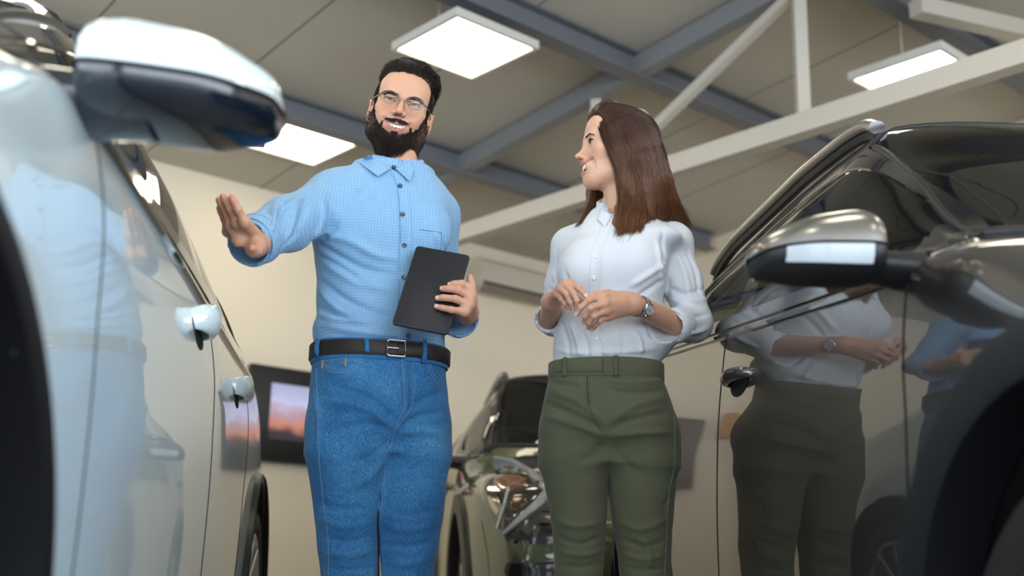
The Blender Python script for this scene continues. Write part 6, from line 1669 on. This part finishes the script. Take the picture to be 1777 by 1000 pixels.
    # ---- hair
    G = [[(1034, 203, 2.925), (1042, 232, 2.880), (1056, 265, 2.862), (1069, 300, 2.850), (1076, 340, 2.840), (1073, 390, 2.795), (1068, 432, 2.765)],
         [(1038, 196, 2.925), (1056, 225, 2.868), (1074, 270, 2.850), (1086, 320, 2.842), (1091, 360, 2.820), (1088, 398, 2.785), (1074, 434, 2.765)],
         [(1043, 190, 2.930), (1073, 215, 2.872), (1096, 270, 2.846), (1106, 325, 2.840), (1110, 365, 2.820), (1106, 398, 2.785), (1088, 426, 2.765)],
         [(1048, 187, 2.940), (1088, 207, 2.885), (1112, 262, 2.855), (1120, 320, 2.850), (1124, 352, 2.845), (1126, 378, 2.838), (1116, 400, 2.80)],
         [(1053, 184, 2.950), (1102, 203, 2.905), (1126, 262, 2.875), (1137, 320, 2.870), (1142, 352, 2.880), (1150, 375, 2.900), (1158, 392, 2.93)],
         [(1058, 183, 2.970), (1114, 203, 2.940), (1138, 258, 2.915), (1151, 310, 2.910), (1161, 345, 2.925), (1170, 370, 2.945), (1180, 388, 2.96)],
         [(1062, 183, 3.000), (1119, 205, 2.990), (1145, 258, 2.970), (1159, 310, 2.960), (1171, 345, 2.965), (1183, 368, 2.975), (1196, 388, 2.985)],
         [(1062, 184, 3.010), (1110, 205, 3.050), (1136, 262, 3.050), (1150, 315, 3.040), (1160, 355, 3.030), (1166, 400, 3.030), (1162, 520, 3.03)],
         [(1056, 186, 3.010), (1085, 205, 3.085), (1100, 265, 3.095), (1105, 320, 3.080), (1110, 370, 3.050), (1120, 420, 3.05), (1150, 525, 3.05)]]
    Ff = [[(1046, 190, 2.965), (1033, 203, 3.015), (1026, 240, 3.060), (1028, 290, 3.060), (1028, 335, 3.010), (1018, 370, 2.930), (1000, 394, 2.86)],
          [(1052, 187, 2.980), (1050, 200, 3.050), (1044, 250, 3.085), (1042, 300, 3.075), (1038, 340, 3.020), (1028, 372, 2.940), (1008, 396, 2.87)],
          [(1056, 186, 3.000), (1070, 200, 3.085), (1070, 260, 3.100), (1062, 310, 3.080), (1052, 345, 3.020), (1040, 375, 2.950), (1022, 398, 2.89)]]
    def gp(Gs): return np.array([[P(*q) for q in r] for r in Gs])
    def spread(Gw, n, jit, Kn=20):
        m_, K = Gw.shape[:2]; t = np.linspace(0, 1, Kn); Gd = np.array([pchip(np.linspace(0, 1, K), r, t) for r in Gw])
        s = np.sort(rng.random(n)) * (m_ - 1) * .9999; out = pchip(np.arange(m_), Gd, s)
        # locks: strands gather around clump centres towards the tips
        nc = max(4, int(n / 26)); cl = rng.integers(0, n, nc); near = cl[np.argmin(abs(s[:, None] - s[cl][None]), 1)]
        w = (t ** 1.6)[None, :, None] * .55; out = out * (1 - w) + out[near] * w
        wv = rng.normal(size=(n, 1, 3)) * jit * (0.35 + t[None, :, None]); out = out + wv + np.sin(t[None, :, None] * 5 + rng.random((n, 1, 1)) * 6) * jit * .8 * t[None, :, None] * rng.normal(size=(n, 1, 3))
        keep = (.86 + .14 * rng.random(n))
        out = np.array([pchip(t, o_, t * k_) for o_, k_ in zip(out, keep)])
        return out
    Gn, Gf = gp(G), gp(Ff)
    f = Field(np.minimum(Gn.min((0, 1)), Gf.min((0, 1))) - .03, np.maximum(Gn.max((0, 1)), Gf.max((0, 1))) + .03, .0030)
    for r in list(Gn) + list(Gf):
        ins = r + nrm(CF) * .022
        f.chain(list(ins[:-1]) + [ins[-2] * .4 + ins[-1] * .6], [.010, .014, .016, .015, .012, .009, .004], k=.022)
    for i in range(len(Gn) - 1):
        mid = (Gn[i] + Gn[i + 1]) / 2 + CF * .022; f.chain(list(mid[:-1]), [.010, .014, .016, .015, .011, .008], k=.02)
    f.ell(Hd.w((0, .012, .033)), (.075, .0925, .081), k=.02, R=Hd.R)
    # keep the face free
    Rm = Hd.R
    q = f.sub(f.lo, f.lo + (f.n - 1) * f.res); s_, X, Y, Z = q; dx, dy, dz = X - Hd.o[0], Y - Hd.o[1], Z - Hd.o[2]
    lx = (Rm[0, 0] * dx + Rm[0, 1] * dy + Rm[0, 2] * dz) / Hd.s; ly = (Rm[1, 0] * dx + Rm[1, 1] * dy + Rm[1, 2] * dz) / Hd.s; lz = (Rm[2, 0] * dx + Rm[2, 1] * dy + Rm[2, 2] * dz) / Hd.s
    face = np.maximum(ly - np.interp(lz, [-.2, -.12, -.05, 0, .045, .075, .09], [.0, -.010, -.028, -.040, -.052, -.072, -.13]), -.17 - lz)
    face = np.maximum(face, np.abs(lx) - .0735) ; f.put(s_, face.astype(np.float32), .004, '-')
    Vb, Fb = f.mesh(); Vb = smooth_mesh(Vb, Fb, 9); bvb = bvh_of(Vb, Fb)
    S = [spread(Gn, 2200, .0032), spread(Gn + CF * .008, 2000, .004), spread(Gf, 1500, .0035)]
    # strands combed over the visible crown and sides
    GP = [[(1030, 208), (1034, 215), (1044, 240), (1057, 270), (1070, 303), (1077, 345), (1073, 390), (1067, 434)]] + [[(r[0][0], r[0][1])] + [(r[0][0] + (r[1][0] - r[0][0]) * .45, r[0][1] + (r[1][1] - r[0][1]) * .35)] + [(q_[0], q_[1]) for q_ in r[1:]] for r in G[1:7]] + [[(1064, 182), (1092, 188), (1124, 206), (1149, 258), (1163, 310), (1175, 346), (1186, 368), (1199, 390)]]
    GP = np.array(GP, float); Kp = 18; tp_ = np.linspace(0, 1, Kp); Gd = np.array([pchip(np.linspace(0, 1, 8), r, tp_) for r in GP]); GZ = np.array([pchip(np.linspace(0, 1, 7), np.array(r)[:, 2], tp_) for r in [G[0]] + G[1:7] + [G[6]]])
    ns_ = 4600; ss = rng.random(ns_) * (len(GP) - 1) * .9999; px_ = pchip(np.arange(len(GP)), Gd, ss); pz_ = pchip(np.arange(len(GP)), GZ, ss)
    px_ = px_ + rng.normal(size=(ns_, 1, 2)) * 1.6 + np.sin(tp_[None, :, None] * 7 + rng.random((ns_, 1, 1)) * 6) * 1.1 * tp_[None, :, None]
    nc = 150; cl = rng.integers(0, ns_, nc); near = cl[np.argmin(abs(ss[:, None] - ss[cl][None]), 1)]; w_ = (tp_ ** 2)[None, :, None] * .5; px_ = px_ * (1 - w_) + px_[near] * w_
    comb = np.zeros((ns_, Kp, 3)); lift_ = rng.random(ns_) * .0028 + .0004
    for i_ in range(ns_):
        zs_ = None
        for k_ in range(Kp):
            h_ = hit(bvb, *px_[i_, k_]); 
            if h_ is not None: zc_ = (h_[0] - CO) @ CF; zs_ = zc_; comb[i_, k_] = h_[0] + h_[1] * lift_[i_]
            else: comb[i_, k_] = P(px_[i_, k_, 0], px_[i_, k_, 1], pz_[i_, k_] if zs_ is None else .5 * zs_ + .5 * pz_[i_, k_])
    loose = spread(Gn[:4], 40, .006)
    S.append(loose)
    for i_ in range(len(S)):      # keep every strand outside the skull
        A_ = S[i_]; q_ = (Hd.l(A_.reshape(-1, 3)) - [0, .012, .033]) / [.081, .098, .0865]; q_[:, 2] = np.where(q_[:, 2] < 0, q_[:, 2] * .6, q_[:, 2])
        rho = np.linalg.norm(q_, axis=1); k_ = np.where(rho < 1, 1 / np.maximum(rho, .3), 1)[:, None]; cen = Hd.w((0, .012, .033))
        S[i_] = (cen + (A_.reshape(-1, 3) - cen) * k_).reshape(A_.shape)
    S.append(comb); Vs, Fs, o_ = [Vb], [list(q) for q in Fb], len(Vb)
    for A, r in zip(S, (.0007, .0006, .0008, .0004, .0007)):
        v, ff = tubes(A, r, .0003, 3); Vs.append(v); Fs += (np.array(ff) + o_).tolist(); o_ += len(v)
    link_mesh('hair', np.vstack(Vs), Fs, hairm, root)
    shm = mat('black_leather_shoe', (.01, .01, .01), .3)
    for p_ in (pa, pb): shoe(root, (p_[-1][0], p_[-1][1] + .03), (-.3, -1), shm, L=.24, heel=.05)
    return root
WOMAN = build_woman()
